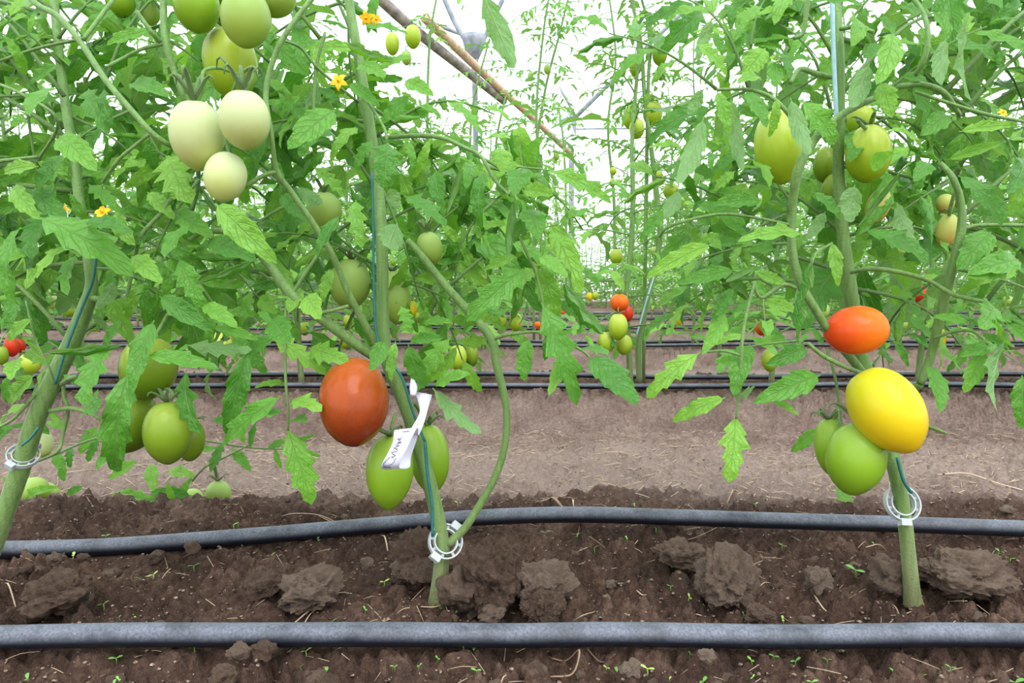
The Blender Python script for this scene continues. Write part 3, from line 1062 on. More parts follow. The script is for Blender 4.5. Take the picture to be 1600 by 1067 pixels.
branch(B, [(236, 208, dB - .07), (210, 228, dB - .07), (185, 250, dB - .07), (160, 285, dB - .06)], [7, 7, 7, 6])
branch(B, [(254, -60, dB - .02), (255, 0, dB - .04), (258, 60, dB - .05), (270, 105, dB - .05), (285, 150, dB - .05), (300, 200, dB - .03), (310, 280, dB + .02), (300, 330, dB + .04)], [13, 13, 14, 12, 11, 10, 9, 8])
branch(B, [(258, 68, dB - .05), (225, 75, dB - .05), (190, 92, dB - .05), (165, 105, dB - .06)], [8, 7, 7, 6])
branch(B, [(250, 66, dB - .05), (235, 48, dB - .06), (213, 18, dB - .06)], [9, 9, 9])
branch(B, [(60, 250, dB + .02), (90, 190, dB - .02), (40, 150, dB - .02), (-30, 120, dB)], [6, 6, 6, 6])
branch(B, [(130, 60, dB), (60, 75, dB), (0, 95, dB)], [6, 6, 6])
branch(B, [(60, 245, dB), (30, 248, dB), (-30, 255, dB)], [7, 7, 7])
branch(B, [(40, 470, dB - .03), (55, 530, dB - .03), (75, 570, dB - .03), (85, 600, dB - .02)], [4, 4, 4, 4])
branch(B, [(-10, 672, dB), (20, 655, dB - .01), (45, 628, dB - .01), (70, 600, dB)], [6, 6, 6, 5])
leaves(B, [
    (80, 137, 48, 178, .75, 'flat', -.04), (232, 48, 170, 69, .42, 'flat', -.06), (206, 130, 260, 151, .45, 'flat', -.03), (163, 138, 190, 210, .36, 'droop', -.04), (138, 138, 168, 205, .38, 'lobed', -.03),
    (92, 212, 148, 264, .5, 'flat', -.05), (45, 298, 102, 342, .5, 'flat', -.03), (138, 288, 184, 330, .55, 'lobed', -.04), (336, 318, 428, 406, .42, 'flat', -.09), (262, 243, 297, 314, .65, 'lobed', -.03),
    (228, 222, 241, 263, .7), (60, 340, 200, 427, .42, 'lobed', -.08), (135, 347, 202, 365, .36, 'flat', -.06), (33, 355, 29, 470, .32, 'droop', -.07), (106, 382, 60, 432, .38, 'flat', -.04),
    (120, 397, 106, 458, .38, 'lobed', -.04), (25, 464, 14, 514, .5), (50, 498, 16, 532, .5, 'flat', -.04), (194, 539, 78, 549, .26, 'rolled-', -.06), (192, 500, 166, 542, .55, 'flat', -.04),
    (171, 541, 134, 630, .48, 'lobed', -.05), (241, 500, 209, 609, .42, 'flat', -.09), (201, 578, 184, 728, .38, 'droop', -.09), (181, 694, 151, 732, .5, 'flat', -.07), (230, 555, 336, 576, .32, 'flat', -.09),
    (249, 463, 328, 514, .38, 'flat', -.07), (279, 402, 318, 479, .48, 'lobed', -.08), (323, 377, 397, 406, .45, 'flat', -.04), (397, 407, 315, 438, .36, 'rolled-', -.06), (332, 510, 400, 530, .36, 'flat', -.07),
    (318, 476, 368, 511, .4, 'flat', -.06), (405, 463, 432, 488, .6), (290, 539, 388, 546, .36, 'lobed-', -.07), (387, 548, 355, 672, .33, 'flat', -.08), (291, 578, 312, 672, .42, 'lobed', -.07),
    (54, 586, 19, 629, .55, 'flat', -.03), (14, 586, 12, 629, .5, 'flat', -.02), (28, 560, 18, 592, .6, 'flat'), (98, 585, 128, 600, .5), (110, 668, 75, 660, .4, 'flat', .05), (60, 664, 10, 672, .45, 'flat', .03), (20, 664, 0, 690, .5),
    (142, 625, 154, 640, .7, 'small', -.04), (40, 120, 10, 60, .4), (180, 330, 210, 380, .5, 'flat', -.03), (100, 240, 60, 300, .5, 'flat', -.02), (60, 260, 10, 270, .4, 'flat', -.03), (20, 290, 60, 340, .45, 'flat', -.04),
    (160, 200, 130, 250, .5), (230, 300, 270, 340, .5, 'flat', -.02), (270, 330, 330, 370, .45, 'flat', -.03), (205, 400, 250, 440, .5, 'flat', -.05), (230, 360, 190, 400, .45, 'flat', -.04), (250, 420, 210, 460, .45, 'rolled-', -.05),
    (180, 440, 150, 480, .5, 'flat-', -.03), (300, 350, 260, 400, .5, 'flat', -.05), (90, 100, 50, 130, .45), (20, 60, -20, 100, .5), (180, 20, 140, 50, .5), (110, 300, 150, 350, .4, 'droop', -.03)], dB, 31)
comp(B, [(100, 150, 20, 60), (90, 60, 170, 10), (110, 220, 10, 200), (95, 100, 0, 20), (105, 180, 190, 260, .05, .1), (120, 280, 210, 300, .06, .1), (120, 300, 20, 330), (130, 350, 50, 400),
         (138, 420, 230, 460, .04, .02), (85, 20, 10, -30), (85, 0, 170, -40), (125, 330, 240, 370, .05, .06), (258, 60, 330, 130, .06, .1), (255, 20, 200, -30), (310, 280, 260, 380, .0, -.02), (300, 330, 370, 420, .04, .02),
         (165, 125, 220, 60, .05, .1), (205, 172, 150, 230, .04, .06), (60, 250, -30, 300), (40, 150, -40, 200), (112, 535, 30, 480, .0, .05), (220, 370, 300, 460, 0, -.02), (100, 200, 40, 120)], dB, 32)

# ---- right plant
Cc = fg_plant(1425, 930, .65, 'right foreground tomato plant bearing the yellow and orange fruit')
dC = .655
branch(Cc, [(1428, 945, dC), (1425, 925, dC), (1420, 870, dC), (1412, 800, dC), (1398, 730, dC), (1380, 660, dC + .02), (1358, 595, dC + .03), (1340, 530, dC + .03), (1328, 450, dC + .02), (1318, 370, dC + .02), (1310, 270, dC + .02), (1312, 180, dC + .01), (1312, 90, dC + .01), (1306, 0, dC + .02), (1300, -90, dC + .03), (1312, -230, dC + .04), (1300, -400, dC + .05)],
       [40, 34, 29, 29, 30, 30, 28, 26, 28, 24, 22, 20, 19, 18, 16, 12, 4], 'stem', 12)
branch(Cc, [(1362, 600, dC), (1330, 560, dC - .02), (1300, 525, dC - .04), (1272, 480, dC - .05), (1250, 440, dC - .05), (1238, 390, dC - .05), (1238, 330, dC - .05), (1246, 270, dC - .06), (1268, 225, dC - .06), (1300, 190, dC - .05), (1340, 165, dC - .04), (1380, 148, dC - .03)],
       [18, 18, 17, 17, 18, 17, 17, 19, 18, 14, 14, 10])
branch(Cc, [(1352, 585, dC - .02), (1318, 572, dC - .05), (1285, 555, dC - .06), (1262, 536, dC - .06)], [9, 9, 9, 8], 'truss_stalk')
branch(Cc, [(1250, 532, dC - .06), (1220, 535, dC - .05), (1180, 540, dC - .04), (1160, 545, dC - .04)], [6, 5, 4, 4])
branch(Cc, [(1438, 600, dC - .01), (1455, 555, dC - .01), (1470, 490, dC - .02), (1488, 420, dC - .03), (1502, 360, dC - .03), (1502, 320, dC - .03), (1490, 280, dC - .03), (1470, 255, dC - .02)],
       [16, 18, 20, 19, 18, 15, 13, 10])
branch(Cc, [(1380, 640, dC + .02), (1410, 625, dC + .01), (1438, 600, dC - .01)], [15, 15, 16])
branch(Cc, [(1503, 358, dC - .03), (1530, 352, dC - .03), (1600, 352, dC - .04), (1680, 356, dC - .04)], [9, 8, 8, 8])
branch(Cc, [(1330, 425, dC), (1360, 420, dC - .02), (1400, 424, dC - .03), (1450, 438, dC - .03), (1490, 460, dC - .04), (1540, 472, dC - .05)], [9, 10, 10, 9, 9, 8])
branch(Cc, [(1460, 528, dC - .02), (1490, 518, dC - .03), (1520, 518, dC - .04), (1545, 538, dC - .05)], [7, 7, 6, 5])
branch(Cc, [(1268, 225, dC - .06), (1245, 195, dC - .09), (1210, 155, dC - .09), (1170, 140, dC - .08), (1120, 140, dC - .07)], [8, 9, 8, 7, 6])
branch(Cc, [(1312, 45, dC), (1340, 42, dC - .01), (1365, 50, dC - .02)], [9, 9, 8])
branch(Cc, [(1430, 118, dC - .03), (1445, 90, dC - .04), (1450, 50, dC - .04), (1440, 15, dC - .03), (1420, -10, dC - .02)], [9, 10, 10, 9, 8])
branch(Cc, [(1405, 135, dC - .02), (1440, 132, dC - .02), (1475, 145, dC - .02), (1500, 180, dC - .01)], [12, 12, 12, 9])
branch(Cc, [(1430, 143, dC - .03), (1480, 160, dC - .03), (1540, 178, dC - .04), (1600, 190, dC - .04)], [6, 7, 7, 6])
branch(Cc, [(1240, 60, dC), (1255, 50, dC), (1262, 0, dC), (1265, -40, dC)], [8, 9, 10, 9])
branch(Cc, [(1300, 120, dC), (1275, 115, dC - .01), (1250, 108, dC - .02), (1235, 130, dC - .03)], [10, 11, 10, 8])
branch(Cc, [(1300, 380, dC - .04), (1272, 400, dC - .06), (1262, 450, dC - .07)], [5, 6, 6])
branch(Cc, [(1238, 352, dC - .05), (1180, 340, dC - .05), (1120, 335, dC - .05), (1050, 352, dC - .05), (1030, 370, dC - .04)], [6, 6, 6, 6, 4])
branch(Cc, [(1245, 450, dC - .05), (1222, 445, dC - .05), (1190, 465, dC - .05), (1176, 440, dC - .05)], [8, 8, 7, 6])
branch(Cc, [(1180, 440, dC - .05), (1168, 485, dC - .06), (1160, 530, dC - .07), (1157, 590, dC - .07), (1150, 655, dC - .07)], [6, 7, 7, 7, 4], 'leaf_stalk')
branch(Cc, [(1157, 555, dC - .07), (1130, 548, dC - .07), (1105, 550, dC - .07)], [6, 6, 5])
branch(Cc, [(1292, 545, dC), (1305, 590, dC - .01), (1312, 640, dC - .01), (1308, 660, dC - .02)], [6, 6, 6, 6], 'truss_stalk')
branch(Cc, [(1440, 664, dC - .05), (1460, 670, dC - .06), (1480, 677, dC - .07)], [8, 8, 6], 'branch')
leaves(Cc, [
    (1100, 182, 1060, 281, .32, 'flat-', -.08), (1064, 228, 1016, 231, .26, 'flat', -.06), (1090, 226, 1125, 232, .4, 'flat', -.05), (1142, 150, 1160, 260, .26, 'flat-', -.08), (1120, 142, 1138, 206, .42, 'flat', -.07),
    (1165, 143, 1196, 196, .5, 'flat', -.07), (1214, 153, 1202, 211, .42, 'flat', -.08), (1235, 152, 1263, 236, .32, 'flat-', -.09), (1253, 158, 1302, 222, .62, 'lobed', -.08), (1196, 75, 1164, 118, .85, 'flat', -.03),
    (1208, 77, 1231, 120, .5, 'flat', -.02), (1088, 68, 1132, 115, .65, 'lobed', -.05), (1113, 28, 1091, 91, .4, 'flat-', -.05), (1130, 6, 1140, 44, .5), (1151, 48, 1142, 88, .65), (1112, 50, 1128, 84, .6), (1096, 139, 1076, 176, .7, 'flat-', -.05),
    (1211, 98, 1211, 134, .65, 'flat', -.06), (1185, 119, 1155, 129, .5, 'flat', -.06), (1226, -2, 1211, 37, .5), (1262, 3, 1345, 9, .32, 'flat', -.06), (1195, 313, 1252, 330, .45, 'rolled-', -.07), (1190, 313, 1120, 319, .38, 'flat', -.07),
    (1157, 304, 1111, 300, .4), (1149, 267, 1118, 297, .55), (1124, 340, 1169, 372, .42), (1252, 365, 1158, 377, .28, 'flat', -.08), (1127, 365, 1086, 379, .42), (1113, 381, 1015, 432, .3, 'flat', -.06),
    (1061, 296, 1037, 337, .55, 'flat-', -.05), (1037, 327, 1002, 373, .42, 'lobed', -.05), (1148, 422, 1064, 443, .36, 'flat', -.05), (1182, 416, 1137, 438, .45, 'rolled-', -.06), (1180, 425, 1226, 444, .45, 'flat', -.05),
    (1145, 448, 1114, 498, .4, 'flat', -.06), (1133, 490, 1099, 550, .38, 'flat', -.07), (1095, 550, 1015, 618, .38, 'lobed', -.09), (1148, 562, 1118, 566, .4), (1172, 538, 1149, 616, .48, 'droop', -.06), (1193, 471, 1248, 488, .4, 'flat', -.04),
    (1188, 529, 1231, 542, .42), (1260, 543, 1200, 569, .38, 'flat', -.06), (1282, 586, 1183, 627, .38, 'flat', -.06), (1272, 398, 1250, 530, .2, 'rolled-', -.09), (1300, 378, 1309, 444, .38, 'flat', -.05), (1255, 370, 1230, 400, .5), 
    (1150, 648, 1139, 748, .48, 'lobed', -.08), (1134, 621, 1056, 657, .36, 'flat', -.07), (1155, 615, 1176, 606, .6, 'small', -.06), (1205, 624, 1245, 648, .42, 'flat', -.04), (1276, 670, 1238, 704, .5, 'flat', .02), (1320, 760, 1310, 780, .7, 'small', .02),
    (1419, 497, 1452, 530, .65, 'flat', .02), (1397, 531, 1417, 571, .45, 'flat', .03), (1452, 570, 1468, 640, .5, 'flat', -.03), (1462, 542, 1499, 582, .42, 'flat', -.02), (1536, 551, 1508, 610, .52, 'flat', -.04), (1557, 539, 1502, 556, .4, 'flat', -.06),
    (1516, 506, 1461, 496, .4, 'flat', -.05), (1552, 477, 1531, 511, .75, 'flat', -.05), (1556, 494, 1584, 540, .5, 'rolled-', -.06), (1571, 530, 1559, 636, .34, 'flat-', -.08), (1575, 506, 1604, 535, .5), (1597, 586, 1596, 665, .52, 'flat', -.05),
    (1572, 414, 1513, 431, .45, 'flat', -.03), (1497, 274, 1562, 348, .45, 'lobed', -.06), (1549, 362, 1498, 419, .5, 'flat', -.03), (1402, 316, 1434, 392, .42, 'flat-', -.05), (1437, 303, 1454, 379, .32, 'rolled', -.07), (1350, 360, 1446, 409, .45, 'lobed', -.06),
    (1454, 255, 1429, 282, .55, 'flat', -.05), (1412, 263, 1345, 349, .22, 'rolled-', -.08), (1336, 288, 1329, 344, .8, 'flat-', -.06), (1592, 406, 1516, 428, .42, 'flat', -.03), (1395, 52, 1371, 128, .42, 'flat', -.05), (1514, 22, 1518, 150, .3, 'flat-', -.08),
    (1478, 58, 1470, 128, .36, 'flat-', -.05), (1545, 36, 1587, 31, .6, 'flat', -.03), (1540, 110, 1570, 78, .5), (1498, 206, 1577, 197, .32, 'flat', -.06), (1359, 98, 1334, 164, .5, 'flat-', -.06), (1376, 128, 1393, 181, .65, 'flat', -.06), (1403, 11, 1442, 23, .5, 'flat', -.03),
    (1440, 60, 1430, 110, .4), (1408, 120, 1445, 125, .45, 'flat', -.04), (1360, 262, 1395, 240, .6, 'flat-', -.06), (1480, 250, 1560, 225, .32, 'flat', -.06), (1440, 235, 1395, 205, .4, 'flat', -.04), (1470, 250, 1420, 225, .35, 'rolled-', -.06),
    (1600, 250, 1575, 300, .5, 'flat', -.06), (1340, 30, 1330, 70, .5), (1300, 90, 1270, 140, .4), (1190, 10, 1160, 40, .5), (1220, 220, 1190, 250, .5, 'flat', .05), (1175, 250, 1200, 290, .5, 'flat', -.02), (1270, 300, 1310, 340, .5, 'flat', -.04),
    (1290, 330, 1262, 372, .55, 'flat-', -.05), (1210, 400, 1170, 395, .4), (1350, 200, 1330, 250, .5, 'flat', .02), (1480, 180, 1440, 210, .45), (1530, 150, 1560, 200, .4), (1380, 80, 1350, 90, .5)], dC, 41)
comp(Cc, [(1310, 100, 1230, 40), (1306, 10, 1230, -40), (1310, 60, 1400, -10), (1312, 150, 1410, 90), (1310, 190, 1400, 230, .05, .08), (1380, 148, 1470, 90), (1470, 145, 1550, 90), (1475, 145, 1560, 240, .05, .06), (1490, 280, 1420, 330, .05, .06),
          (1502, 340, 1590, 290), (1310, 250, 1380, 310, .06, .1), (1238, 320, 1160, 260, .05, .1), (1238, 380, 1150, 400, .02, .05), (1170, 140, 1110, 70, 0, .05), (1120, 140, 1060, 110), (1170, 140, 1190, 60, .05, .1), (1300, 180, 1240, 110, .05, .1),
          (1490, 420, 1580, 460, .02, 0), (1540, 472, 1600, 400), (1318, 370, 1400, 390, .03, .03), (1420, 0, 1500, -30), (1440, 20, 1380, 70, .05, .1), (1500, 180, 1590, 130), (1330, 450, 1420, 500, .08, .12), (1238, 400, 1300, 470, .08, .12)], dC, 42)

comp(A, [(545, 0, 450, 60), (550, 40, 590, 180), (560, 110, 480, 190), (580, 220, 700, 200), (590, 320, 500, 420), (594, 350, 700, 330), (596, 420, 560, 520), (455, 300, 380, 260), (660, 400, 760, 440), (560, 80, 500, -20), (490, 350, 560, 440),
         (600, 300, 640, 420), (760, 260, 860, 330), (790, 300, 740, 400), (430, 430, 330, 470)], dA + .03, 23)
comp(B, [(90, 50, 0, 130), (100, 130, 190, 60), (110, 230, 200, 200), (115, 260, 0, 260), (126, 330, 20, 430), (138, 410, 40, 500), (130, 380, 230, 420), (85, 0, 150, 90), (300, 260, 400, 340), (250, 40, 160, 130), (205, 172, 260, 280),
         (60, 20, -20, 20), (125, 65, 40, 170), (250, 335, 160, 420), (205, 430, 300, 520), (195, 480, 120, 560), (40, 150, 60, 260)], dB + .03, 34)
comp(Cc, [(1306, 0, 1200, 60), (1312, 60, 1420, 130), (1312, 100, 1200, 180), (1310, 260, 1420, 300), (1318, 370, 1220, 330), (1238, 330, 1120, 420), (1250, 440, 1120, 480), (1490, 280, 1580, 200), (1500, 350, 1600, 450), (1475, 145, 1600, 60),
          (1380, 148, 1500, 230), (1440, 20, 1560, 20), (1445, 90, 1540, 150), (1170, 140, 1080, 220), (1180, 340, 1080, 300), (1488, 420, 1420, 530), (1306, 20, 1380, -60), (1340, 165, 1420, 260), (1470, 255, 1380, 330)], dC + .03, 43)

# low shoot of the left plant lying behind the bed
dL = 1.02
branch(B, [(60, 720, dL - .3), (90, 708, dL - .2), (150, 685, dL - .1), (230, 672, dL), (330, 690, dL + .02), (400, 700, dL + .02), (470, 702, dL + .02)], [6, 6, 5, 5, 5, 4, 3])
branch(B, [(300, 752, dL), (320, 730, dL), (350, 715, dL), (390, 695, dL)], [4, 4, 4, 3])
leaves(B, [(83, 703, 102, 738, .55, 'flat', .0), (112, 696, 110, 729, .5), (153, 665, 127, 706, .5), (154, 684, 138, 719, .5), (172, 774, 244, 783, .3), (215, 719, 174, 747, .4), (262, 736, 302, 744, .45), (236, 724, 240, 765, .5),
           (330, 655, 368, 660, .45), (370, 650, 380, 690, .4), (400, 660, 392, 700, .4), (340, 700, 300, 708, .4), (362, 700, 390, 735, .45), (300, 775, 240, 770, .4), (270, 782, 262, 755, .4), (286, 778, 300, 748, .4), (350, 690, 330, 735, .4),
           (100, 752, 98, 728, .7, 'flat', -.1), (460, 690, 490, 680, .35), (470, 702, 500, 712, .35), (430, 700, 440, 730, .4), (130, 760, 105, 772, .5), (45, 782, 90, 762, .3), (20, 700, 45, 740, .45, 'flat', -.1), (30, 760, 5, 745, .4)], dL, 33)

def fill(plant, nlv, boxes, depth, seed):
    """more single leaves in the depth of a plant, behind the traced ones"""
    rg = random.Random(seed)
    ar = [(b[2] - b[0]) * (b[3] - b[1]) for b in boxes]
    for i in range(nlv):
        b = rg.choices(boxes, ar)[0]
        x, y = rg.uniform(b[0], b[2]), rg.uniform(b[1], b[3])
        a = rg.gauss(math.pi / 2, .95)
        L = rg.uniform(65, 125)
        d0 = depth + rg.uniform(.05, .24)
        n = Vector((rg.uniform(-.7, .7), rg.uniform(-1, .3), rg.uniform(.3, 1.0)))
        if rg.random() < .12:
            n = -n
        M = frame(P(x, y, d0), P(x + math.cos(a) * L, y + math.sin(a) * L, d0 + rg.uniform(-.05, .04)), n, rg.uniform(.42, .66))
        link('leaf', LMESH[rg.choice(['flat', 'flat', 'droop', 'lobed', 'lobed', 'rolled'])][rg.randrange(4)], None, plant, M)


fill(A, 130, [(400, -30, 590, 200), (400, 190, 860, 430)], .65, 51)
fill(B, 175, [(-40, -40, 400, 200), (-40, 190, 400, 460)], .65, 52)
fill(Cc, 180, [(1080, -40, 1640, 200), (1050, 190, 1640, 430)], .66, 53)

# the growing tops above the picture
comp(A, [(540, -120, 450, -200), (545, -220, 640, -280), (535, -340, 470, -420)], dA + .05, 61)
comp(B, [(76, -130, 160, -200), (70, -220, -20, -290), (80, -330, 150, -400)], dB + .06, 62)
comp(Cc, [(1304, -130, 1220, -200), (1312, -220, 1400, -280), (1302, -330, 1230, -410)], dC + .04, 63)

# yellow flowers on the foreground plants


def flower(plant, px, py, d, size):
    vs, fs = [], []
    n = 5
    for i in range(n):
        a = 2 * math.pi * i / n
        b0 = len(vs)
        for r, w, z in ((.05, .10, .0), (.25, .17, .06), (.42, .11, .02), (.55, .01, -.12)):
            for s in (-1, 1):
                vs.append((math.cos(a) * r - math.sin(a) * w * s, math.sin(a) * r + math.cos(a) * w * s, z))
        for k in range(3):
            fs.append((b0 + 2 * k, b0 + 2 * k + 1, b0 + 2 * k + 3, b0 + 2 * k + 2))
    tube_data([(0, 0, -.05), (0, 0, .12), (0, 0, .26)], [.08, .09, .03], 6, vs, fs)
    s = pxs(size, d)
    M = Matrix.Translation(P(px, py, d)) @ Matrix.Rotation(math.radians(rnd.uniform(60, 130)), 4, 'X') @ Matrix.Rotation(rnd.uniform(0, 6), 4, 'Z') @ Matrix.Diagonal((s, s, s, 1))
    o = link('flower', mesh_of('flower', vs, fs), M_PETAL, plant, M)
    o['label'] = 'yellow star-shaped flower'


for pl, x, y, d, s in ((A, 529, 127, .58, 26), (A, 572, 28, .6, 22), (A, 588, 30, .6, 17), (B, 160, 332, .58, 27), (B, 98, 328, .62, 20), (Cc, 1567, 176, .68, 16), (Cc, 1553, 57, .68, 14)):
    flower(pl, x, y, d, s)

# ------------------------------------------------------------------ large tomatoes
tomato(308, 211, 80, 103, 'pale', .57, 'largest cream-green unripe tomato of the pale hanging cluster', 3, 14, [(316, 140, .565), (318, 112, .57), (342, 106, .58), (372, 116, .59)], 1, 2)
tomato(382, 187, 76, 88, 'pale', .555, 'cream-green tomato on the right of the pale hanging cluster', 4, 16, [(392, 128, .55), (394, 105, .555), (374, 116, .575)], 0, 2)
tomato(352, 276, 62, 76, 'pale', .565, 'smallest pale tomato hanging lowest in the cream-green cluster', 8, -12, [(350, 215, .585), (358, 160, .59), (374, 116, .58)], 1, None)
tomato(360, 98, 78, 104, 'lime', .64, 'yellowish-green tomato directly behind the stalks of the pale cluster', -4, 6, None, 0, 1)
tomato(384, 28, 72, 88, 'soft', .59, 'light green tomato at the top edge, above the pale cluster', 0, -10, None, 1, None)
tomato(306, 4, 66, 90, 'green', .61, 'green tomato cut by the top edge, left of the light green one', -8, -5, None, 0, None)
tomato(428, -6, 64, 60, 'soft', .62, 'green tomato mostly above the top edge, beside the bent stalk', 0, 0, None, 0, None)
tomato(348, -14, 60, 60, 'olive', .66, 'dull green tomato at the top edge between two lighter ones', 0, 0, None, 0, None)
tomato(188, 2, 42, 46, 'green', .72, 'small green tomato at the top edge near the left corner', 0, 0, None, 0, None)
tomato(234, 18, 30, 40, 'soft', .74, 'small pale tomato near the upper left, beside a thick stalk', 0, 0, None, 0, None)
tomato(232, 574, 84, 98, 'olive', .60, 'olive-green tomato partly covered by leaves, top of the left cluster', 8, -4, [(250, 512, .61), (262, 490, .62)], 0, None)
tomato(203, 658, 82, 100, 'olive', .61, 'dark green tomato behind a hanging leaf in the left cluster', 14, 0, [(232, 606, .615), (250, 612, .615)], 0, None)
tomato(262, 675, 72, 98, 'olive', .575, 'front pointed green tomato hanging lowest in the left cluster', -2, -6, [(270, 618, .58), (262, 608, .59), (250, 612, .6)], 1, 1)
tomato(298, 688, 42, 66, 'olive', .62, 'narrow green tomato tucked behind the lowest left-cluster fruit', 6, 0, [(295, 645, .62), (275, 615, .61)], 0, 0)
tomato(553, 627, 110, 140, 'brown', .595, 'big orange-brown ripening tomato beside the middle stem', -4, -22, None, 0, None)
tomato(609, 736, 76, 116, 'green', .625, 'pointed green tomato hanging under the orange-brown one, behind the tag', 2, -5, [(612, 668, .625), (618, 645, .635)], 2, 0)
tomato(672, 716, 62, 108, 'green', .69, 'green tomato half hidden behind the middle stem', -4, -5, [(660, 650, .68), (648, 630, .66)], 1, 1)
tomato(547, 443, 62, 78, 'soft', .72, 'soft green tomato left of the middle stem, among branches', 4, 0, None, 0, 1)
tomato(618, 464, 46, 84, 'soft', .71, 'long pale green tomato half behind the middle stem', -6, 0, None, 0, 0)
tomato(507, 330, 52, 60, 'soft', .68, 'pale green tomato above a slanting branch, partly behind leaves', 3, 16, [(508, 292, .675), (512, 270, .67)], 0, 2)
tomato(671, 388, 40, 52, 'soft', .66, 'dull green tomato with thin calyx hanging right of the middle stem', -6, 14, [(666, 358, .655), (655, 345, .65)], 0, 2)
tomato(1217, 229, 72, 112, 'lime', .64, 'big yellow-green tomato in the upper right foliage', -6, -6, None, 1, None)
tomato(1357, 240, 66, 88, 'lime', .66, 'yellow-green tomato right of the upper part of the right stem', 4, -6, [(1352, 200, .65), (1340, 188, .63)], 0, 0)
tomato(1345, 188, 40, 44, 'lime', .70, 'tomato top showing just above another yellow-green tomato on the right plant', 0, 0, None, 0, 1)
tomato(1372, 322, 34, 56, 'blush', .68, 'green-brown turning tomato below the leaves of the right plant', 18, 0, None, 0, None)
tomato(1290, 258, 36, 54, 'olive', .72, 'shaded green tomato deep behind the right stem', 0, 0, None, 0, None)
tomato(1303, 300, 36, 56, 'olive', .71, 'shaded green tomato half behind the right stem, lower than its neighbour', 0, 0, None, 0, None)
tomato(1480, 360, 31, 52, 'blush', .67, 'narrow pale tomato hanging left of the far right branch', 8, 0, [(1484, 330, .66), (1492, 300, .65)], 0, 1)
tomato(1477, 318, 26, 30, 'blush', .69, 'small pale tomato just above the narrow one by the right branch', 0, 0, None, 0, None)
tomato(1338, 516, 76, 94, 'orange', .61, 'bright orange tomato lying sideways on the right plant', 82, 10, None, 0, None)
tomato(1385, 640, 106, 140, 'yellow', .585, 'large glossy yellow tomato on the right plant', -26, -24, None, 1, None)
tomato(1302, 700, 56, 96, 'green', .63, 'green tomato on the left behind another, under the yellow one', -10, -4, [(1308, 648, .63), (1310, 630, .635)], 0, 1)
tomato(1337, 716, 88, 112, 'green', .60, 'front green tomato hanging just below the yellow one', 10, -8, [(1316, 664, .61), (1312, 640, .625)], 1, 1)
tomato(50, 770, 52, 44, 'soft', 1.04, 'pale green tomato resting on the soil by the leaning stem', -60, 0, None, 0, None)
tomato(72, 771, 34, 42, 'soft', 1.07, 'pale tomato touching its larger twin on the soil at the left', -60, 0, None, 0, None)
tomato(64, 692, 34, 46, 'pale', .80, 'small whitish tomato behind the clip of the leaning stem', -10, 0, None, 0, None)
tomato(341, 772, 38, 44, 'soft', 1.08, 'pale green tomato dipping behind the dark soil ridge', 0, 0, [(338, 742, 1.08), (334, 725, 1.06)], 0, 1)
tomato(300, 782, 36, 38, 'soft', 1.10, 'pale tomato almost hidden by the soil ridge and leaves', 0, 0, None, 0, None)

# ------------------------------------------------------------------ clips, twine and tag


def clip(px, py, d, tdir, roll, R, label):
    """ring clip: inner and outer hoops joined by spokes, with a hinge block and a latch"""
    c = P(px, py, d)
    Rm = Matrix.Rotation(math.radians(roll), 4, 'Y') @ Matrix.Rotation(math.radians(tdir), 4, 'X')
    M = Matrix.Translation(c) @ Rm
    root = empty('stem_clip', c - Vector((0, 0, R)))
    tag(root, label, 'plant clip')
    for nm, rr, hh in (('inner_ring', .70, .10), ('outer_ring', 1.0, .085)):
        vs, fs = [], []
        n = 40
        for i in range(n):
            a = 2 * math.pi * i / n
            for dr, dz in ((-.04, -.18), (.04, -.18), (.04, .18), (-.04, .18)):
                r = (rr + dr) * R
                vs.append((r * math.cos(a), r * math.sin(a), dz * R))
        for i in range(n):
            for k in range(4):
                fs.append((i * 4 + k, ((i + 1) % n) * 4 + k, ((i + 1) % n) * 4 + (k + 1) % 4, i * 4 + (k + 1) % 4))
        link(nm, mesh_of(nm, vs, fs, False), M_CLIP, root, M)
    for i in range(8):
        a = 2 * math.pi * (i + .5) / 8
        e = Vector((math.cos(a), math.sin(a), 0)) * R
        vs, fs = tube_data([e * .72, e * .98], R * .09, 4)
        link('spoke', mesh_of('spoke', vs, fs, False), M_CLIP, root, M)
    for nm, a, sx, sy in (('hinge', math.pi / 2, .26, .22), ('latch', -math.pi / 2, .3, .2)):
        vs = [(x * sx * R, (y * sy + math.sin(a) * 1.1) * R, z * .24 * R) for x in (-1, 1) for y in (-1, 1) for z in (-1, 1)]
        fs = [(0, 1, 3, 2), (4, 6, 7, 5), (0, 4, 5, 1), (2, 3, 7, 6), (0, 2, 6, 4), (1, 5, 7, 3)]
        link(nm, mesh_of(nm, vs, fs, False), M_CLIP, root, M)


clip(1410, 786, .655, 66, 4, pxs(27, .655), 'clear ring clip around the right plant stem near the soil')
clip(696, 846, .64, 52, 38, pxs(27, .64), 'clear ring clip around the middle stem where a side branch leaves')
clip(36, 712, .645, 30, 30, pxs(22, .645), 'clear square-windowed clip on the leaning left stem')


def twine(pts, mat, label, r=.0013):
    o = tube('support_twine', [P(*p) for p in pts], r, mat, None, 6, 6)
    tag(o, label, 'twine')


